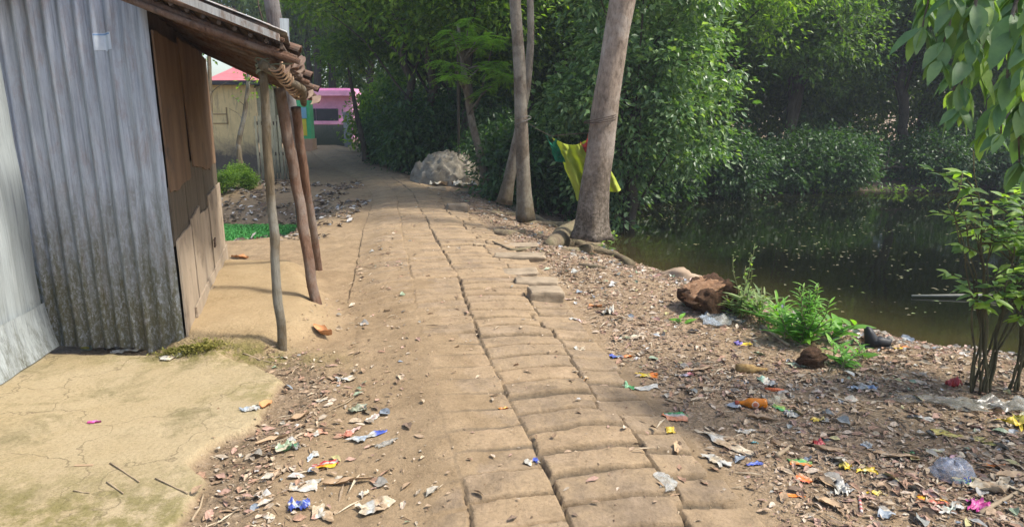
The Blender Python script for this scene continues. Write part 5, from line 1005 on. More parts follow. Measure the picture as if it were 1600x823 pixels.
# bare branches fallen on the far shore
for i, (px, py, lb) in enumerate([(985, 298, 'bare fallen branch on the far left shore of the pond'), (1385, 262, 'bare tangled branch on the far shore in front of the pale glimpse'), (1180, 280, 'thin bare sapling standing in the pale gap on the far shore')]):
    d = 16.8 if i == 0 else 18.9; p = D(px, py, d); z0 = gz(p.x, d); fb_ = empty('bare_branch', (p.x, d, z0)); tag(fb_, lb, 'branch'); m = MB(); rng = random.Random(i + 3)
    if i < 2:
        q = limb(m, (p.x - .8, d, z0 + .02), (p.x + .9, d - .2, z0 + .45), .05, .02, i, .4, 10, 7)
        for j in range(12): s_ = q[rng.randrange(2, 9)]; limb(m, s_, s_ + Vector((rng.uniform(-.6, .6), rng.uniform(-.3, .3), rng.uniform(.0, .7))), .02, .005, j, .3, 6, 4)
    else:
        for j in range(9): limb(m, (p.x + rng.uniform(-.1, .1), d, z0 - .05), (p.x + rng.uniform(-.5, .5), d, z0 + rng.uniform(.6, 1.1)), .014, .005, j, .1, 7, 5)
    sp_(m, 'branch', M_barkD if i == 2 else M_barkU, fb_)
# bamboo pole floating in the pond
a = Vector(P(1425, 462, WATER + .02)); b_ = Vector(P(1760, 462, WATER + .05)); bp = empty('floating_bamboo', (a + b_) / 2); tag(bp, 'long pale bamboo pole lying in the pond behind the shrub', 'pole'); m = MB(); m.tube([a, a.lerp(b_, .5) + Vector((0, 0, .01)), b_], [.012, .02, .022], 10, rough=.1); sp_(m, 'pole', simple('wet pale bamboo', [(.3, (.30, .28, .2)), (.7, (.45, .43, .34))], 10), bp)
# specks floating on the water
def f4(rng, n):
    x = rng.uniform(1.5, 12, n); y = rng.uniform(5.2, 17, n); k = (sdpoly(x, y, POND) < -.05) & (fbm(x * .6, y * 1.4, 3, 9) > .02 + .0 * x); x, y = x[k], y[k]; return np.stack([x, y, np.full(len(x), WATER + .004)], 1)
rng = np.random.default_rng(4); Bp = f4(rng, 1900); n = len(Bp); a_ = rng.uniform(0, 6.28, n); V, F = leaves_quad(Bp, np.stack([np.cos(a_), np.sin(a_), 0 * a_], 1), unit(np.tile([[0, 0, 1.]], (n, 1)) + rng.normal(0, .08, (n, 3))), rng.uniform(.02, .085, n), rng.uniform(.012, .04, n), .1)
o = link_mesh('floating_leaves', np_mesh('floating_leaves', V, [F]), None, leafmat('floating leaf', [(.10, .10, .05), (.18, .16, .09), (.30, .28, .20), (.16, .24, .06)], .1)); tag(o, 'small fallen leaves and specks floating on the dark pond', 'leaves', kind='stuff')
# ================================================================== rubbish, one by one
def printmat(name, rough=.4, spec=.5, alpha=None):
    m, n, l, b = newmat(name); a = n.new('ShaderNodeAttribute'); a.attribute_name = 'Col'; co = n.new('ShaderNodeTexCoord').outputs['Object']
    f = noise(n, l, co, 35, 6, .7); r = ramp(n, [(.35, (.48, .42, .34)), (.62, (.95, .94, .90))]); l.new(f, r.inputs[0]); c = mix(n, l, 1.0, a.outputs['Color'], r.outputs[0], 'MULTIPLY')
    l.new(c, b.inputs['Base Color']); b.inputs['Roughness'].default_value = rough; b.inputs['Specular IOR Level'].default_value = spec
    if alpha: b.inputs['Alpha'].default_value = alpha
    return m
M_pr = printmat('printed foil'); M_cl = printmat('cloudy plastic film', .3, .5, .42); M_pap = printmat('paper scrap', .85, .2)
def crumple(x, y, w_, h_, rot, cols, cr, seed, nu=14, nv=11, shape='rect', base=.003):
    """a crumpled sheet draped on the ground; cols: bands across its length, or a function"""
    u = np.linspace(-1, 1, nu); v = np.linspace(-1, 1, nv); U, V = np.meshgrid(u, v, indexing='ij')
    k = fbm(U * 1.2 + seed, V * 1.2, 3, seed) ; X_ = U * w_ / 2 * (1 + .25 * k); Y_ = V * h_ / 2 * (1 + .25 * fbm(U * 1.4, V + seed, 2, seed + 3))
    if shape == 'point': Y_ = Y_ * (1 - np.clip(U, -.2, 1)**2 * .9) 
    if shape == 'torn': X_ += w_ * .16 * vnoise(V * 2.1, U * 0 + seed, 3) * U * U; Y_ += h_ * .34 * vnoise(U * 2.0, V * 0 + seed, 4) * V * V * np.sign(V) + h_ * .3 * vnoise(U * 1.5, U * 0 + seed, 8)
    Z = np.abs(fbm(U * 1.7 + seed * 3, V * 1.7, 3, seed + 9)) * cr * 1.6 + .25 * cr * np.abs(vnoise(U * 5, V * 5, seed))
    c, s_ = math.cos(rot), math.sin(rot); xw = x + X_ * c - Y_ * s_; yw = y + X_ * s_ + Y_ * c; zg = surf(xw.ravel(), yw.ravel()).reshape(xw.shape); zg = np.maximum(zg, zg.mean() - .006)
    Pn = np.stack([xw, yw, zg + base + Z], -1).reshape(-1, 3)
    cols = np.array(cols, float); t_ = np.clip(((V if shape != 'torn' else U) + .25 * k + 1) / 2, 0, .999); ci = cols[(t_ * len(cols)).astype(int)].reshape(-1, 3)
    return Pn, ci, grid_faces(nu, nv)
def trash(name, cat, label, px, py, w_, h_, rot, cols, cr=.012, seed=0, shape='rect', mat=None, nv=11, nu=14):
    p = G(px, py); r_ = empty(name, p); tag(r_, label, cat)
    Pn, ci, F = crumple(p.x, p.y, w_, h_, R(rot), cols, cr, seed or int(px * 7 + py) % 97, nu, nv, shape); m = MB(); m.add(Pn, F, 0, ci); m.add(Pn - np.array([0, 0, .0012]), F[:, ::-1], 0, ci)
    o = m.build('sheet', mat or M_pr, None, True, None, True); par(o, r_); return r_
WH = (.55, .54, .50); GR = (.42, .43, .42); RD = (.50, .05, .05); OR = (.75, .22, .03); YE = (.75, .55, .04); BL = (.06, .10, .45); GN = (.08, .35, .12); PK = (.55, .06, .30); CL = (.52, .54, .54); TN = (.42, .32, .22); LB = (.42, .50, .60); CR = (.60, .52, .40)
T = [
 ('rag', 'rag', 'whitish dirty rag at the left foot of the tarpaulin heap', 652, 272, .55, .3, 20, [CR, GR, WH], .10, 'torn', M_pap),
 ('rag', 'rag', 'grey crumpled rag at the front foot of the tarpaulin heap', 692, 291, .55, .28, 5, [GR, CR, TN], .12, 'torn', M_pap),
 ('rag', 'rag', 'pale crumpled rag at the right foot of the tarpaulin heap', 728, 292, .45, .28, -10, [WH, CR, GR], .12, 'torn', M_pap),
 ('rag', 'rag', 'small blue rag on the right side of the tarpaulin heap', 747, 280, .28, .2, 30, [BL, (.2, .35, .6), BL], .12, 'torn', M_pap),
 # name, category, label, px, py, w, h, rot, colours, crumple, shape, material
 ('snack_wrapper', 'wrapper', 'bright red and orange snack wrapper lying in the gulley left of the path', 507, 728, .115, .058, 12, [YE, OR, RD, (.45, .03, .05), WH, RD], .014, 'rect', M_pr),
 ('snack_wrapper', 'wrapper', 'crumpled royal blue and white wrapper below the white pouch', 466, 793, .085, .06, 20, [BL, LB, BL, WH, BL], .03, 'rect', M_pr),
 ('plastic_pouch', 'pouch', 'flat whitish plastic pouch between the red wrapper and the blue wrapper', 476, 759, .115, .075, 10, [WH, CR, WH], .008, 'rect', M_pr),
 ('plastic_scrap', 'scrap', 'grey film with a blue end pointing right in the gulley', 572, 682, .15, .05, 32, [GR, LB, GR, BL], .012, 'torn', M_pr),
 ('plastic_scrap', 'scrap', 'grey pointed plastic scrap right of the blue ended film', 604, 694, .11, .05, 35, [GR, WH, GR], .01, 'point', M_cl),
 ('plastic_scrap', 'scrap', 'crumpled grey green pouch at the left side of the gulley', 453, 700, .10, .07, -40, [(.25, .33, .22), CR, (.12, .30, .16), GR], .03, 'torn', M_pr),
 ('plastic_scrap', 'scrap', 'torn whitish scrap at the upper end of the gulley', 540, 593, .13, .045, -8, [GR, WH, CR], .012, 'torn', M_pr),
 ('plastic_scrap', 'scrap', 'pale pink folded wrapper above the grey pointed scrap', 582, 655, .09, .045, 60, [WH, (.55, .42, .40), WH], .012, 'rect', M_pr),
 ('plastic_scrap', 'scrap', 'pale orange torn wrapper in the middle of the gulley', 492, 678, .09, .06, 30, [(.6, .35, .25), WH, (.55, .32, .22)], .014, 'torn', M_pr),
 ('plastic_scrap', 'scrap', 'orange and pink strip leaning against the blue ended film', 548, 676, .10, .03, 50, [(.62, .25, .18), (.6, .42, .38)], .012, 'torn', M_pr),
 ('plastic_scrap', 'scrap', 'small white blue flap tucked behind the red and orange wrapper', 490, 714, .06, .04, 40, [LB, WH], .01, 'torn', M_pr),
 ('paper_scrap', 'paper', 'small white paper rectangle in the upper gulley', 502, 626, .065, .028, 8, [WH, CR], .004, 'rect', M_pap),
 ('plastic_scrap', 'scrap', 'dull green crumpled film in the upper gulley', 562, 640, .09, .06, 15, [(.30, .33, .24), (.36, .38, .30)], .02, 'torn', M_pr),
 ('plastic_scrap', 'scrap', 'dirty white shred heap at the bottom of the gulley', 585, 790, .14, .08, 25, [CR, GR, TN, CR], .02, 'torn', M_pap),
 ('plastic_scrap', 'scrap', 'dirty white curl of paper near the bottom edge of the gulley', 505, 806, .10, .05, -20, [CR, WH, TN], .02, 'torn', M_pap),
 ('paper_scrap', 'paper', 'small cream scrap at the bottom left of the gulley', 422, 808, .05, .035, -30, [WH, CR], .006, 'point', M_pap),
 ('paper_scrap', 'paper', 'square whitish scrap right of the long dry leaf', 570, 772, .04, .035, 10, [WH, CR], .01, 'torn', M_pap),
 ('plastic_scrap', 'scrap', 'pale blue white wrapper on the edge of the cement slab', 391, 640, .085, .04, 5, [LB, WH, GR], .016, 'torn', M_pr),
 ('sweet_wrapper', 'wrapper', 'small magenta sweet wrapper on the cement slab', 148, 660, .065, .022, 5, [PK, (.6, .2, .5)], .008, 'point', M_pr),
 ('rag', 'rag', 'white rag lying against the foot of the corrugated wall', 200, 549, .24, .05, 8, [WH, (.7, .72, .78), WH], .022, 'point', M_pap),
 ('plastic_scrap', 'scrap', 'small grey crumpled film left of the white rag', 176, 544, .10, .045, 20, [GR, (.3, .3, .28)], .03, 'rect', M_pr),
 ('plastic_scrap', 'scrap', 'small white crumple right of the white rag at the wall corner', 268, 559, .13, .035, 3, [WH, CR, WH], .015, 'torn', M_pap),
 ('sachet', 'sachet', 'small orange square sachet on the seam of the paving', 787, 640, .05, .032, 12, [OR, (.7, .35, .05)], .006, 'rect', M_pr),
 ('paper_scrap', 'paper', 'thin white paper strip on the paving above the orange sachet', 775, 594, .06, .014, -12, [WH, WH], .005, 'rect', M_pap),
 ('sachet', 'sachet', 'white and blue sachet beside the dark seam of the paving', 827, 722, .065, .040, 8, [WH, WH, CR, BL], .01, 'torn', M_pr),
 ('plastic_film', 'film', 'clear wet looking plastic film lying across two paving blocks', 1042, 753, .12, .08, 55, [CL, WH, CL], .006, 'torn', M_cl),
 ('paper_scrap', 'paper', 'small pale orange scrap on a side paving block', 914, 593, .05, .03, 20, [(.65, .42, .22), CR], .008, 'point', M_pap),
 ('plastic_scrap', 'scrap', 'blue and orange strip on the litter right of the paving', 968, 558, .15, .045, 5, [BL, LB, OR], .014, 'torn', M_pr),
 ('plastic_scrap', 'scrap', 'bright yellow wrapper on the upper right litter', 1010, 588, .11, .06, -10, [YE, (.7, .6, .1), OR], .014, 'torn', M_pr),
 ('plastic_film', 'film', 'flat pale grey film below the bright yellow wrapper', 1012, 607, .15, .07, 8, [WH, GR, WH], .01, 'torn', M_pr),
 ('plastic_scrap', 'scrap', 'green folded corner between paving edge and pale grey film', 984, 606, .05, .06, 70, [GN, (.2, .45, .25)], .01, 'rect', M_pr),
 ('plastic_scrap', 'scrap', 'lilac white crumpled wrapper right of the pale grey film', 1070, 587, .12, .06, 4, [WH, (.5, .48, .62), (.6, .2, .25)], .016, 'torn', M_pr),
 ('snack_wrapper', 'wrapper', 'orange and green snack wrapper beside the paving edge', 1055, 653, .14, .085, -10, [(.62, .25, .12), (.68, .32, .2), WH, GN], .02, 'rect', M_pr),
 ('plastic_scrap', 'scrap', 'small bright yellow scrap below the orange and green wrapper', 1048, 672, .045, .03, 10, [YE, YE], .01, 'rect', M_pr),
 ('plastic_scrap', 'scrap', 'small green white folded packet behind the amber bottle', 1197, 601, .10, .07, -30, [(.3, .45, .35), WH, GR], .03, 'torn', M_pr),
 ('plastic_film', 'film', 'long torn whitish film running down right of the orange and green wrapper', 1130, 690, .30, .07, -55, [CR, WH, TN, CR], .016, 'torn', M_pap),
 ('plastic_scrap', 'scrap', 'whitish folded paper left of the long torn film', 1118, 720, .13, .07, -60, [WH, CR, WH], .016, 'torn', M_pap),
 ('plastic_scrap', 'scrap', 'bright blue twisted strip on the right litter', 1178, 726, .09, .022, 14, [BL, (.1, .18, .6)], .012, 'rect', M_pr),
 ('plastic_scrap', 'scrap', 'white crumpled scrap above the teal scrap', 1165, 676, .10, .032, 8, [WH, WH], .012, 'torn', M_pap),
 ('plastic_scrap', 'scrap', 'small teal scrap above the bright blue strip', 1178, 692, .04, .022, 5, [(.05, .35, .42), (.1, .4, .45)], .008, 'rect', M_pr),
 ('sachet', 'sachet', 'orange and green striped sachet in the lower right litter', 1250, 723, .095, .055, -15, [OR, (.6, .4, .15), GN, (.3, .5, .15)], .01, 'rect', M_pr),
 ('sachet', 'sachet', 'red orange sachet just below the striped one', 1257, 750, .075, .045, -50, [(.7, .2, .1), OR, (.7, .35, .2)], .01, 'rect', M_pr),
 ('plastic_scrap', 'scrap', 'flat orange strip at the lower right near the paving', 1238, 775, .10, .022, -8, [OR, OR], .006, 'rect', M_pr),
 ('plastic_scrap', 'scrap', 'small crumpled red ball of film in the right litter', 1279, 695, .045, .035, 8, [(.6, .1, .12), RD], .03, 'rect', M_pr),
 ('plastic_scrap', 'scrap', 'yellow crumple left of the larger yellow scrap', 1319, 731, .05, .05, 60, [YE, (.6, .5, .1)], .02, 'rect', M_pr),
 ('plastic_scrap', 'scrap', 'yellow white torn scrap in the lower right litter', 1353, 738, .09, .045, 5, [YE, (.65, .58, .25), YE], .014, 'torn', M_pr),
 ('plastic_scrap', 'scrap', 'small yellow flap below the torn yellow scraps', 1367, 771, .07, .03, -5, [YE, (.7, .6, .2)], .008, 'torn', M_pr),
 ('sachet', 'sachet', 'green and yellow packet under the pale blue bag', 1507, 752, .12, .045, 8, [GN, (.2, .5, .12), YE], .01, 'rect', M_pr),
 ('snack_wrapper', 'wrapper', 'flat orange and yellow packet near the lower right corner', 1455, 781, .12, .06, -12, [(.65, .2, .15), OR, YE, OR], .008, 'rect', M_pr),
 ('plastic_scrap', 'scrap', 'greenish white foil crumple right of the orange and yellow packet', 1483, 796, .10, .05, 8, [WH, (.45, .55, .5), GR], .02, 'torn', M_pr),
 ('plastic_scrap', 'scrap', 'crumpled magenta bag in the lower right corner', 1530, 796, .10, .06, 40, [PK, (.5, .1, .35), PK], .035, 'torn', M_pr),
 ('plastic_scrap', 'scrap', 'faded orange scrap right of the pale blue bag', 1552, 728, .11, .04, 6, [OR, (.65, .4, .2)], .012, 'point', M_pr),
 ('plastic_scrap', 'scrap', 'yellow plastic rag at the right edge', 1588, 662, .15, .10, 20, [YE, (.6, .55, .1)], .035, 'torn', M_pr),
 ('plastic_scrap', 'scrap', 'long yellow strip near the right edge below the clear sheet', 1510, 688, .24, .05, -25, [(.6, .52, .15), TN, (.62, .55, .2)], .016, 'torn', M_pr),
 ('plastic_bag', 'bag', 'large crumpled clear bag at the right edge below the shrubs', 1578, 640, .34, .18, 5, [(.3, .3, .28), (.4, .4, .38)], .06, 'torn', M_cl),
 ('plastic_film', 'film', 'long clear plastic sheet stretched out left of the shrub foot', 1455, 632, .50, .09, -14, [(.3, .26, .2), (.38, .36, .32), (.3, .3, .27)], .03, 'torn', M_cl),
 ('plastic_cup', 'scrap', 'small red crumpled cup at the foot of the shrub', 1488, 604, .08, .06, 20, [RD, (.6, .1, .1)], .05, 'rect', M_pr),
 ('plastic_scrap', 'scrap', 'orange yellow scrap at the waterline left of the shrub', 1405, 543, .12, .05, 6, [YE, OR], .01, 'torn', M_pr),
 ('plastic_film', 'film', 'bluish clear film at the foot of the palm stump', 1128, 502, .34, .20, 10, [LB, CL, GR], .05, 'torn', M_cl),
 ('tissue', 'tissue', 'white tissue standing up in a small peak near the side block', 951, 491, .10, .07, 20, [WH, WH], .06, 'point', M_pap),
 ('plastic_scrap', 'scrap', 'pale green flat scrap on the litter below the white tissue', 983, 528, .14, .05, 5, [(.45, .52, .36), CR], .008, 'torn', M_pr),
 ('plastic_scrap', 'scrap', 'purple and yellow scrap on the slope below the weeds', 1160, 538, .10, .05, -30, [(.2, .15, .5), YE], .014, 'torn', M_pr),
 ('plastic_film', 'film', 'crumpled blue grey film right of the straggling weed', 1350, 607, .14, .06, -15, [LB, GR, (.2, .3, .5)], .02, 'torn', M_pr),
 ('plastic_scrap', 'scrap', 'white flat scrap below the small stump', 1262, 602, .05, .03, 15, [WH, WH], .006, 'rect', M_pr),
 ('plastic_scrap', 'scrap', 'pale green flat bag below the small stump', 1258, 573, .20, .06, 4, [(.45, .52, .38), CR], .014, 'torn', M_pr),
 ('plastic_scrap', 'scrap', 'white and grey foil shreds in the lower right litter', 1310, 765, .10, .06, 70, [WH, GR, (.35, .35, .35)], .03, 'torn', M_pr),
 ('plastic_scrap', 'scrap', 'silver scrap above the white and grey shreds', 1353, 698, .06, .035, 25, [LB, GR], .018, 'torn', M_pr),
 ('plastic_scrap', 'scrap', 'small green scrap in the middle of the right litter', 1420, 710, .05, .018, 10, [GN, GN], .008, 'rect', M_pr),
 ('plastic_scrap', 'scrap', 'white scrap with a black edge below the clear plastic sheet', 1435, 655, .12, .04, -20, [(.05, .05, .05), WH], .014, 'torn', M_pr),
 ('plastic_scrap', 'scrap', 'pale yellow green strip left of the pale blue bag', 1460, 704, .09, .02, -12, [(.5, .5, .3), WH], .008, 'rect', M_pr),
 ('plastic_scrap', 'scrap', 'dirty cream torn rag below the pale blue bag', 1555, 765, .16, .11, 10, [CR, TN, CR], .03, 'torn', M_pap),
 ('plastic_scrap', 'scrap', 'pink faded scrap above the pale blue bag', 1495, 715, .09, .04, 15, [(.5, .3, .35), CR], .014, 'torn', M_pr),
 ('plastic_scrap', 'scrap', 'small yellow crumple above the middle right litter', 1280, 658, .07, .03, 5, [YE, (.6, .5, .2)], .014, 'torn', M_pr),
 ('plastic_scrap', 'scrap', 'white foam scrap standing right of the clear cup', 1235, 650, .08, .05, 50, [WH, GR], .03, 'torn', M_pap),
 ('plastic_scrap', 'scrap', 'green leaf like wrapper right of the amber bottle', 1222, 640, .10, .04, -35, [GN, (.3, .5, .1)], .01, 'point', M_pr),
 ('plastic_scrap', 'scrap', 'flat brown pink wrapper on the litter near the root', 893, 468, .11, .05, 20, [(.5, .38, .32), CR], .01, 'torn', M_pap),
 ('plastic_scrap', 'scrap', 'white pink flattened wrapper on the litter beside the side blocks', 900, 500, .10, .04, -20, [WH, (.55, .4, .38)], .012, 'torn', M_pr),
 ('plastic_scrap', 'scrap', 'white scrap at the foot of the side blocks below the white tissue', 905, 545, .07, .035, 10, [WH, CR], .01, 'torn', M_pap),
]
for i, (nm, cat, lb, px, py, w_, h_, rt_, cols, cr, sh, mt_) in enumerate(T): trash(nm, cat, lb, px, py, w_, h_, rt_, cols, cr, i + 3, sh, mt_)
# carton by the wall
p = G(137, 545); o_ = empty('drink_carton', p); tag(o_, 'small blue and green drink carton at the foot of the corrugated wall', 'carton')
m = MB(); MM = Matrix.Translation(p + Vector((0, 0, .03))) @ Matrix.Rotation(.25, 4, 'Z') @ Matrix.Rotation(.2, 4, 'Y')
m.box(-.035, .035, -.02, .02, -.03, .028, 0, MM, (.25, .35, .33)); m.box(-.0355, .0355, -.0215, -.0202, .0, .022, 0, MM, (.08, .22, .5)); m.box(-.03, .02, -.0230, -.0217, -.022, -.004, 0, MM, (.5, .5, .12)); m.box(-.034, .034, -.006, .006, .0285, .04, 0, MM, (.5, .52, .5))
par(m.build('carton', M_pr, None, False, None, True), o_)
# amber bottle
def lathe(m, prof, MM, mi=0, sides=28, col=None, squash=1):
    k = np.linspace(0, 2 * math.pi, sides + 1)[:-1]; V = []
    for z_, r in prof: V += [list(MM @ Vector((r * math.cos(a), r * math.sin(a) * squash, z_))) for a in k]
    j = np.arange(sides); j2 = (j + 1) % sides; F = np.concatenate([np.stack([i * sides + j, i * sides + j2, (i + 1) * sides + j2, (i + 1) * sides + j], 1) for i in range(len(prof) - 1)]); m.add(V, F, mi, col)
p = G(1176, 638); bo = empty('amber_bottle', p); tag(bo, 'small amber plastic bottle with a pale round label lying on the right litter', 'bottle')
MM = Matrix.Translation(p + Vector((.075, 0, .031))) @ Matrix.Rotation(R(-8), 4, 'Z') @ Matrix.Rotation(R(-92), 4, 'Y')
am = bpy.data.materials.new('amber plastic'); am.use_nodes = True; b = am.node_tree.nodes['Principled BSDF']; b.inputs['Base Color'].default_value = (.75, .24, .02, 1); b.inputs['Roughness'].default_value = .12; b.inputs['Transmission Weight'].default_value = .45; b.inputs['IOR'].default_value = 1.3
m = MB(); lathe(m, [(0, .0), (0, .022), (.004, .027), (.02, .028), (.03, .0265), (.04, .028), (.09, .028), (.10, .0255), (.112, .018), (.125, .0115), (.14, .010), (.152, .010), (.152, 0)], MM); par(m.build('body', am, None, True), bo)
m = MB(); lathe(m, [(.150, 0), (.150, .0125), (.153, .0130), (.168, .0130), (.170, .011), (.170, 0)], MM); par(m.build('cap', simple('brown cap', [(.3, (.22, .04, .02)), (.7, (.3, .06, .03))], 10, .4), None, True), bo)
m = MB(); k = np.linspace(-1, 1, 13); U, V = np.meshgrid(k, k, indexing='ij'); d_ = np.sqrt(U**2 + V**2); a_ = -.4 + V * .75; zz_ = .065 + U * .021; Pn = [list(MM @ Vector((.0286 * math.cos(a), .0286 * math.sin(a), z_))) for a, z_ in zip((a_ + 0).ravel() + math.pi * .0 - 1.1, zz_.ravel())]
F = grid_faces(13, 13); dc = np.sqrt(U**2 + V**2).ravel(); F = F[(dc[F].max(1) < 1.05)]; m.add(Pn, F, 0, np.where((dc < .62)[:, None], np.array([[.55, .18, .1]]), np.array([[.75, .6, .5]]))); par(m.build('label', M_pap, None, True, None, True), bo)
p = G(1209, 633); o_ = empty('clear_cup', p); tag(o_, 'crushed clear plastic cup touching the base of the amber bottle', 'cup')
m = MB(); MM = Matrix.Translation(p + Vector((.03, .01, .03))) @ Matrix.Rotation(R(25), 4, 'Z') @ Matrix.Rotation(R(95), 4, 'Y'); lathe(m, [(.0, .0), (0, .024), (-.02, .026), (-.03, .029), (-.055, .033), (-.057, .035)], MM, 0, 24, (.6, .6, .52), .8); par(m.build('cup', M_cl, None, True, None, True), o_)
p = G(1208, 611); o_ = empty('orange_tube', p); tag(o_, 'short bright orange plastic tube lying behind the amber bottle', 'tube')
m = MB(); MM = Matrix.Translation(p + Vector((-.05, 0, .012))) @ Matrix.Rotation(R(-6), 4, 'Z') @ Matrix.Rotation(R(90), 4, 'Y'); lathe(m, [(0, 0), (0, .012), (.085, .012), (.09, .008), (.11, .007), (.11, 0)], MM, 0, 18, (.75, .16, .03)); par(m.build('tube', M_pr, None, True, None, True), o_)
p = G(1172, 580); o_ = empty('brown_bottle', p); tag(o_, 'dirty brown bottle half buried on the slope below the weeds', 'bottle')
m = MB(); MM = Matrix.Translation(p + Vector((-.09, 0, .02))) @ Matrix.Rotation(R(-7), 4, 'Z') @ Matrix.Rotation(R(90), 4, 'Y'); lathe(m, [(0, 0), (0, .03), (.1, .031), (.125, .018), (.15, .014), (.19, .013), (.19, 0)], MM, 0, 20, (.36, .24, .10)); par(m.build('body', M_pap, None, True, None, True), o_)
# straw
p = G(1343, 790); o_ = empty('pink_straw', p); tag(o_, 'short pink and white striped straw in the lower right litter', 'straw'); m = MB()
a = G(1342, 778, .008); b_ = G(1346, 802, .006); 
for i in range(8): q0 = a.lerp(b_, i / 8); q1 = a.lerp(b_, (i + 1) / 8); m.tube([q0, q1], .006, 10, col=(.7, .6, .58) if i % 2 else (.6, .15, .15))
par(m.build('straw', M_pr, None, True, None, True), o_)
# pale blue bag with a printed mark
p = G(1487, 742); bg_ = empty('pale_blue_bag', p); tag(bg_, 'puffed pale blue plastic bag with a dark blue printed mark', 'bag')
u = np.linspace(0, 2 * math.pi, 33)[:-1]; v = np.linspace(0, 1, 14); U, V = np.meshgrid(u, v, indexing='ij'); rr_ = np.cos(V * math.pi / 2)**.5; k = 1 + .22 * fbm(np.cos(U) * 2 + V, np.sin(U) * 2, 3, 5)
Pn = np.stack([p.x + .085 * rr_ * k * np.cos(U), p.y + .075 * rr_ * k * np.sin(U), p.z + .068 * np.sin(V * math.pi / 2) * (1 + .3 * fbm(np.cos(U) * 3, V * 3, 2, 7))], -1).reshape(-1, 3)
F = grid_faces(32, 14); i0 = np.arange(13) + 31 * 14; F = np.concatenate([F, np.stack([i0, i0 - 31 * 14, i0 - 31 * 14 + 1, i0 + 1], 1)]); m = MB(); m.add(Pn, F, 0, (.45, .52, .68)); m.add(np.array([[p.x - .16, p.y + .01, p.z + .006], [p.x - .07, p.y - .03, p.z + .01], [p.x - .06, p.y + .04, p.z + .03]]), [[0, 1, 2]], 0, (.5, .55, .65)); par(m.build('bag', M_cl, None, True, None, True), bg_)
tc = bpy.data.curves.new('printed_mark', 'FONT'); tc.body = '35'; tc.size = .035; tc.extrude = .0006; to = bpy.data.objects.new('printed_mark', tc); dg = None; C.objects.link(to); bpy.context.view_layer.update(); me = bpy.data.meshes.new_from_object(to); bpy.data.objects.remove(to)
mk_ = link_mesh('printed_mark', me, None, simple('blue ink', [(.3, (.02, .04, .25)), (.7, (.03, .06, .35))], 5)); mk_.location = p + Vector((.0, -.088, .012)); mk_.rotation_euler = (R(68), R(-12), R(4)); bpy.context.view_layer.update(); par(mk_, bg_)
# black shoe at the waterline
p = G(1362, 540); sh_ = empty('black_shoe', p); tag(sh_, 'torn black rubber shoe standing on its heel at the waterline', 'shoe')
m = MB(); m.tube([p + Vector((.02, 0, -.02)), p + Vector((.0, 0, .03)), p + Vector((-.02, .01, .08)), p + Vector((-.03, .02, .12)), p + Vector((-.032, .02, .135))], [.045, .048, .036, .026, .008], 18, rough=.2, seed=3); m.tube([p + Vector((.0, -.01, .02)), p + Vector((.06, -.01, .035)), p + Vector((.11, -.01, .03)), p + Vector((.125, -.01, .055))], [.045, .035, .028, .012], 14, rough=.2, seed=5)
sp_(m, 'upper', simple('black rubber', [(.3, (.012, .012, .014)), (.7, (.03, .03, .032))], 12, .45, .4), sh_); m = MB(); m.box(-.06, .13, -.05, .05, -.02, -.006, M=Matrix.Translation(p + Vector((0, 0, .01)))); sp_(m, 'sole', simple('grey sole', [(.3, (.04, .04, .04)), (.7, (.08, .08, .08))], 10), sh_, False)
# loose paving blocks at the side
M_blk = simple('laterite block', [(.3, (.17, .13, .085)), (.5, (.27, .21, .14)), (.75, (.36, .28, .19))], 7, .93, .7, .012)
def block(px, py, w_, d_, h_, rot, label, seed, tilt=(0, 0), zoff_=.02):
    p = G(px, py); rng = np.random.default_rng(seed); n = 12; k = np.linspace(-1, 1, n); faces = []; m = MB(); Vs = []
    def pt(a, b_, c_):
        q = np.stack([a, b_, c_], -1); s8 = np.maximum(np.abs(q).max(-1, keepdims=True), 1e-6); r8 = (np.abs(q)**9).sum(-1, keepdims=True)**(1 / 9); q = q * s8 / r8
        nn = .11 * fbm(q[..., 0] * 1.6 + seed + q[..., 2], q[..., 1] * 1.6 + q[..., 2] * 1.3, 4, seed); q = q * (1 + nn[..., None]); return q * np.array([w_ / 2, d_ / 2, h_ / 2])
    A_, B_ = np.meshgrid(k, k, indexing='ij'); o1 = np.ones_like(A_)
    MM = Matrix.Translation(p + Vector((0, 0, h_ * zoff_))) @ Matrix.Rotation(R(rot), 4, 'Z') @ Matrix.Rotation(R(tilt[0]), 4, 'X') @ Matrix.Rotation(R(tilt[1]), 4, 'Y'); M3 = np.array(MM)
    for (a, b_, c_, fl) in [(A_, B_, o1, 0), (A_, B_, -o1, 1), (A_, o1, B_, 1), (A_, -o1, B_, 0), (o1, A_, B_, 0), (-o1, A_, B_, 1)]:
        q = pt(a, b_, c_).reshape(-1, 3); q = q @ M3[:3, :3].T + M3[:3, 3]; F = grid_faces(n, n); m.add(q, F[:, ::-1] if fl else F)
    o = m.build('paving_block', M_blk, None, True); tag(o, label, 'block'); return o
block(852, 470, .30, .20, .14, 8, 'loose paving block pushed out over the litter beside the path', 1, (2, 3), .12)
block(812, 428, .36, .22, .10, 5, 'tilted flat paving block behind the pushed out block', 2, (4, -2))
block(838, 446, .40, .2, .12, 3, 'paving block lying between the tilted block and the pushed out block', 12, (1, 2))
block(715, 327, .34, .26, .13, 12, 'worn paving block sticking out of the path edge before the twin trunks', 3, (0, 3), .2)
block(683, 296, .36, .28, .10, 20, 'paving block sunk at the path edge near the tarpaulin heap', 4)
block(812, 402, .55, .24, .07, 0, 'long low paving block in the widened part of the path', 5)
block(805, 385, .55, .22, .06, 4, 'rearmost low paving block in the widened part of the path', 6)
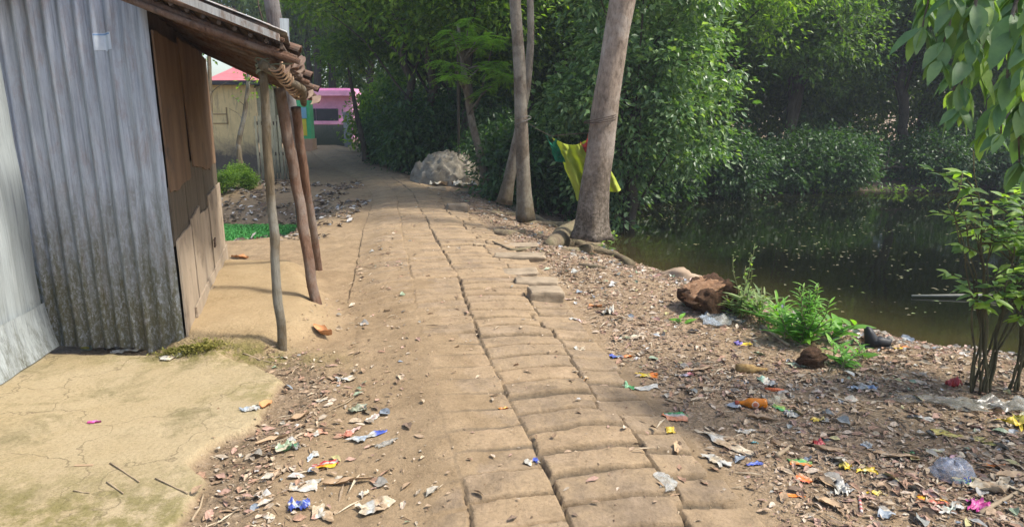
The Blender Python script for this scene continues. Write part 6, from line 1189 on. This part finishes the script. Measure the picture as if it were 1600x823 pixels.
# sticks and big dry leaves that can be told apart
M_dry = [simple('dry leaf tan', [(.3, (.30, .20, .12)), (.7, (.46, .33, .20))], 14, .8, .4, .004), simple('dry leaf orange', [(.3, (.40, .17, .07)), (.7, (.58, .30, .13))], 14, .8, .4, .004), simple('stick', [(.3, (.22, .16, .10)), (.7, (.36, .28, .18))], 14, .9, .4, .004)]
def dryleaf(px, py, L_, W_, rot, label, mi=0, cr=.02):
    p = G(px, py); r_ = empty('dry_leaf', p); tag(r_, label, 'leaf'); n = 12; k = np.linspace(-1, 1, n); v = np.linspace(-1, 1, 5); U, V = np.meshgrid(k, v, indexing='ij'); c, s_ = math.cos(R(rot)), math.sin(R(rot)); sd = int(px) % 31
    X_ = U * L_ / 2; Y_ = V * W_ / 2 * np.maximum(.04, (1 - U**2))**.8 + .08 * L_ * fbm(U * 1.1, U * 0 + sd, 2, sd); xw = p.x + X_ * c - Y_ * s_; yw = p.y + X_ * s_ + Y_ * c; zg = surf(xw.ravel(), yw.ravel()).reshape(xw.shape)
    Pn = np.stack([xw, yw, np.maximum(zg, zg.mean() - .004) + .004 + cr * .5 * V**2 + cr * np.abs(fbm(U * 1.5, V, 2, sd + 4))], -1).reshape(-1, 3); m = MB(); m.add(Pn, grid_faces(n, 5)); m.add(Pn - np.array([0, 0, .0012]), grid_faces(n, 5)[:, ::-1]); par(m.build('blade', M_dry[mi], None, True), r_)
def stick(pts, r, label, mi=2):
    P_ = [G(a, b_, r) for a, b_ in pts]; r_ = empty('stick', P_[0]); tag(r_, label, 'stick'); m = MB(); n = 9; A_ = np.array([list(p) for p in P_]); u = np.linspace(0, len(P_) - 1, n); pp = np.stack([np.interp(u, range(len(P_)), A_[:, i]) for i in range(3)], 1); pp[:, 2] += .002 * np.sin(np.arange(n)); m.tube(pp, [r * (1 - .04 * i) for i in range(n)], 7, rough=.2); par(m.build('stick', M_dry[mi], None, True), r_)
for a in [(505, 522, .17, .07, -25, 'big curled orange brown dry leaf near the awning post', 1, .04), (416, 634, .10, .035, 75, 'reddish brown pointed dry leaf at the edge of the cement slab', 1), (545, 754, .22, .03, 8, 'long narrow tan dry leaf right of the white pouch', 0), (428, 743, .085, .022, 60, 'small tan dry leaf on the bare soil of the gulley', 0), (466, 655, .13, .03, 35, 'tan dry leaf strip in the upper left of the gulley', 0), (425, 690, .16, .022, 35, 'thin dry leaf strip beside the grey green pouch', 0), (1225, 700, .14, .035, -35, 'grey tan dry leaf beside the wooden chip on the right litter', 0), (1290, 755, .10, .04, -60, 'cream dry leaf standing near the striped sachet', 0), (1300, 705, .16, .04, -32, 'long grey dry leaf on the middle of the right litter', 0), (1298, 790, .10, .05, -25, 'round grey dry leaf in the lower right litter', 0), (1400, 715, .20, .05, -12, 'wide grey dry leaf left of the pale blue bag', 0), (1580, 745, .17, .05, 5, 'pale dry leaf strip near the right edge', 0), (1090, 580, .2, .05, 10, 'broad pale dry leaf above the bare soil patch', 0), (1190, 655, .16, .04, -18, 'green edged dry leaf below the amber bottle', 0), (300, 545, .1, .04, 20, 'brown dry leaf by the wall corner moss', 0), (375, 403, .22, .09, -10, 'rust coloured dry leaf at the far corner of the plank wall', 1, .04), (930, 480, .12, .05, 10, 'reddish dry leaf beside the pushed out block', 1), (1060, 700, .0901, .04, 80, 'cream dry leaf right beside the last side blocks', 0)]: dryleaf(*a)
for a in [([(172, 724), (195, 738), (218, 754)], .004, 'dark forked stick on the cement slab'), ([(167, 754), (180, 762), (193, 772)], .004, 'short straight stick on the cement slab'), ([(243, 748), (270, 760), (294, 772)], .004, 'thin stick reaching the broken edge of the slab'), ([(115, 767), (140, 771)], .003, 'tiny stick at the lower left of the slab'), ([(380, 553), (405, 562), (432, 570)], .005, 'bamboo splinter between slab and awning post'), ([(1530, 806), (1565, 785), (1600, 766)], .011, 'thick stick in the bottom right corner'), ([(1213, 716), (1236, 700)], .013, 'flat wooden chip on the right litter'), ([(1040, 625), (1060, 630), (1085, 624)], .006, 'brown stick on the litter right of the paving'), ([(1070, 600), (1110, 603), (1140, 597)], .005, 'grey stick above the bare soil patch'), ([(1190, 512), (1215, 530), (1232, 543)], .016, 'mossy yellow brown cane between the weeds'), ([(300, 815), (312, 795), (318, 775)], .006, 'dry reed stalk at the lower slab edge'), ([(520, 640), (540, 630), (553, 622)], .004, 'thin stalk crossing the upper gulley'), ([(335, 448), (320, 462), (312, 470)], .006, 'short stick by the foot of the plank wall'), ([(740, 384), (765, 381), (800, 388)], .014, 'exposed bark covered stick beside the widened paving')]: stick(*a)
p = G(337, 727); ch = MB(); ch.box(-.04, .04, -.006, .006, .0, .004, M=Matrix.Translation(G(131, 727)) @ Matrix.Rotation(.05, 4, 'Z')); o = ch.build('bamboo_chip', M_dry[0]); tag(o, 'pale flat bamboo chip on the cement slab', 'chip')
# ================================================================== uncountable litter
def scatter(n, seed, dens):
    rng = np.random.default_rng(seed); k = 0; out = []
    while k < n:
        a = rng.uniform(0, 1, (n * 3, 3)); x = -1.6 + a[:, 0] * 6.4; y = 2.0 + 11.5 * a[:, 1]**1.35; keep = a[:, 2] < dens(x, y) ; q = np.stack([x, y], 1)[keep]; out.append(q); k += len(q)
    return rng, np.concatenate(out)[:n]
def dens(x, y):
    s, t = st_coords(x, y); hw = halfw(s); sd = sdpoly(x, y, POND); r = sst(hw + .02, hw + .25, t) * (sd > .03); g = np.exp(-(sdpoly(x, y, SLAB) - .22)**2 / .03) * (y < 4.3) * (x < -.45) * (sdpoly(x, y, SLAB) > -.02)
    cl_ = sst(-.35, .45, fbm(x * 1.6, y * 1.6, 3, 91)); bare = np.exp(-((x - 1.05)**2 / .07 + (y - 3.35)**2 / .05)); onp = (np.abs(t) < hw) * .02 * (1 + 2 * (t < -.5 * hw)); lf = (t < -hw) * .05 * (sdpoly(x, y, SLAB) > 0) * (x > -2.6)
    return np.clip(r * (.45 + .65 * cl_) * (1 - .8 * bare) + g * .38 + onp + lf, 0, 1)
def spread(name, n, seed, lmin, lmax, wr, mat, label, lift=.004, tilt=.35, cat='litter', dn=None, fine=False):
    rng, q = scatter(n, seed, dn or dens); z_ = surf(q[:, 0], q[:, 1]); n = len(q); B = np.stack([q[:, 0], q[:, 1], z_ + lift + rng.uniform(0, .008, n)], 1); a_ = rng.uniform(0, 6.28, n); Dv = unit(np.stack([np.cos(a_), np.sin(a_), rng.normal(0, tilt * .4, n)], 1)); Nv = unit(np.stack([rng.normal(0, tilt, n), rng.normal(0, tilt, n), np.ones(n)], 1))
    l_ = lmin + (lmax - lmin) * rng.uniform(0, 1, n)**2.2; w__ = l_ * rng.uniform(*wr, n)
    V, F = leaves_fine(B, Dv, Nv, l_, w__, .12, .22, .12, rng) if fine else leaves_quad(B, Dv, Nv, l_, w__, .35); V[:, 2] = np.maximum(V[:, 2], np.repeat(z_, len(V) // n) + .0015)
    o = link_mesh(name, np_mesh(name, V, [F]), None, mat); tag(o, label, cat, kind='stuff'); return o
def islandmat(name, cols, rough=.8, spec=.3):
    m, n, l, b = newmat(name); g = n.new('ShaderNodeNewGeometry'); r = ramp(n, [(i / len(cols), c) for i, c in enumerate(cols)], 'CONSTANT'); l.new(g.outputs['Random Per Island'], r.inputs[0]); co = n.new('ShaderNodeTexCoord').outputs['Object']; f = noise(n, l, co, 60, 4, .7); rr = ramp(n, [(.3, (.6, .6, .6)), (.7, (1.15, 1.15, 1.15))]); l.new(f, rr.inputs[0])
    l.new(mix(n, l, 1.0, r.outputs[0], rr.outputs[0], 'MULTIPLY'), b.inputs['Base Color']); b.inputs['Roughness'].default_value = rough; b.inputs['Specular IOR Level'].default_value = spec; return m
M_l1 = islandmat('leaf litter', [(.21, .14, .085), (.30, .205, .125), (.38, .27, .175), (.33, .20, .13), (.44, .34, .23), (.18, .125, .085), (.50, .40, .30), (.32, .26, .19), (.38, .24, .18)])
spread('leaf_litter', 36000, 1, .014, .075, (.28, .5), M_l1, 'brown and pinkish dry leaf litter covering the bank right of the path', fine=True)
spread('leaf_fragments', 34000, 2, .008, .03, (.3, .7), M_l1, 'small broken leaf fragments over the bank and the gulley')
spread('grass_straws', 4200, 3, .05, .16, (.04, .11), islandmat('straw', [(.30, .22, .14), (.42, .33, .22), (.20, .14, .09), (.5, .42, .3)]), 'thin dry straws and twigs lying in the litter', .006, .15)
def dens2(x, y):
    d = dens(x, y); near_w = np.exp(-np.maximum(sdpoly(x, y, POND) - .1, 0) / .7); return d * (.25 + 1.0 * near_w * (x > 2.0) + .1 * (x < -.4))
spread('plastic_shreds', 2600, 4, .02, .10, (.35, .8), islandmat('plastic shreds', [(.40, .38, .34), (.30, .27, .22), (.42, .37, .29), (.25, .25, .22), (.36, .32, .25), (.28, .22, .14), (.42, .37, .17), (.24, .27, .30), (.38, .22, .17), (.50, .48, .44), (.22, .27, .17)], .4, .5), 'small torn plastic and paper shreds trodden into the bank', .006, .4, dn=dens2, fine=True)
def dens3(x, y): s, t = st_coords(x, y); return np.clip(dens(x, y) * .6 + .25 * (np.abs(t) > halfw(s)) + .12, 0, 1) * (sdpoly(x, y, POND) > 0) * np.where(sdpoly(x, y, SLAB) > -.01, 1, .10)
rng, q = scatter(14000, 7, dens3); z_ = surf(q[:, 0], q[:, 1]); n = len(q); r_ = .0018 + .007 * rng.uniform(0, 1, n)**4; base = np.array([[1, 0, -.4], [-.5, .87, -.4], [-.5, -.87, -.4], [0, 0, .9], [.6, .5, .5]]); V = base[None] * r_[:, None, None] * rng.uniform(.6, 1.4, (n, 5, 3)) + np.stack([q[:, 0], q[:, 1], z_ + r_ * .3], 1)[:, None]
i = np.arange(n)[:, None] * 5; F = np.concatenate([i + np.array([[0, 4, 3]]), i + np.array([[0, 1, 4]]), i + np.array([[1, 3, 4]]), i + np.array([[1, 2, 3]]), i + np.array([[2, 0, 3]])])
o = link_mesh('soil_crumbs', np_mesh('soil_crumbs', V.reshape(-1, 3), [F]), None, islandmat('crumbs', [(.24, .16, .09), (.33, .24, .14), (.16, .11, .07), (.40, .31, .2)])); tag(o, 'small clods and crumbs of soil strewn over the ground', 'soil', kind='stuff')
# rubbish strewn bank of the ditch
def dens4(x, y): return ((x < -2.3) & (terrain(x, y)[0] > DW)) * np.clip(.3 + fbm(x * 2, y * 2, 3, 5), 0, 1)
rng = np.random.default_rng(12); x = rng.uniform(-8, -2.4, 16000); y = rng.uniform(8.3, 15.5, 16000); s, t = st_coords(x, y); k = (rng.uniform(0, 1, 16000) < dens4(x, y)) & (t < -halfw(s) - .05); x, y = x[k], y[k]; n = len(x); a_ = rng.uniform(0, 6.28, n); l_ = rng.uniform(.03, .13, n)
V, F = leaves_fine(np.stack([x, y, surf(x, y) + .01], 1), np.stack([np.cos(a_), np.sin(a_), rng.normal(0, .3, n)], 1), unit(np.stack([rng.normal(0, .4, n), rng.normal(0, .4, n), np.ones(n)], 1)), l_, l_ * .5, .1, .2, .1, rng)
o = link_mesh('ditch_rubbish', np_mesh('ditch_rubbish', V, [F]), None, islandmat('ditch rubbish', [(.12, .09, .06), (.2, .14, .09), (.08, .065, .05), (.28, .21, .15), (.15, .1, .07), (.45, .43, .4), (.18, .13, .09), (.1, .08, .06), (.33, .3, .26)])); tag(o, 'leaves and rubbish strewn over the dark bank of the ditch', 'litter', kind='stuff')
# ================================================================== pale volume added to lift the far darks
m = MB(); m.box(-60, 60, -12, 58, -4.5, 24); hz_ = m.build('veil', []); tag(hz_, kind='stuff', label='thin pale haze added to lift the far darks', cat='veil')
hm = bpy.data.materials.new('veil'); hm.use_nodes = True; n = hm.node_tree.nodes; n.remove(n['Principled BSDF']); pv = n.new('ShaderNodeVolumePrincipled'); pv.inputs['Color'].default_value = (.82, .9, 1, 1); pv.inputs['Density'].default_value = .0015; pv.inputs['Anisotropy'].default_value = .2
hm.node_tree.links.new(pv.outputs[0], n['Material Output'].inputs['Volume']); hz_.data.materials.append(hm); sc.cycles.volume_bounces = 0
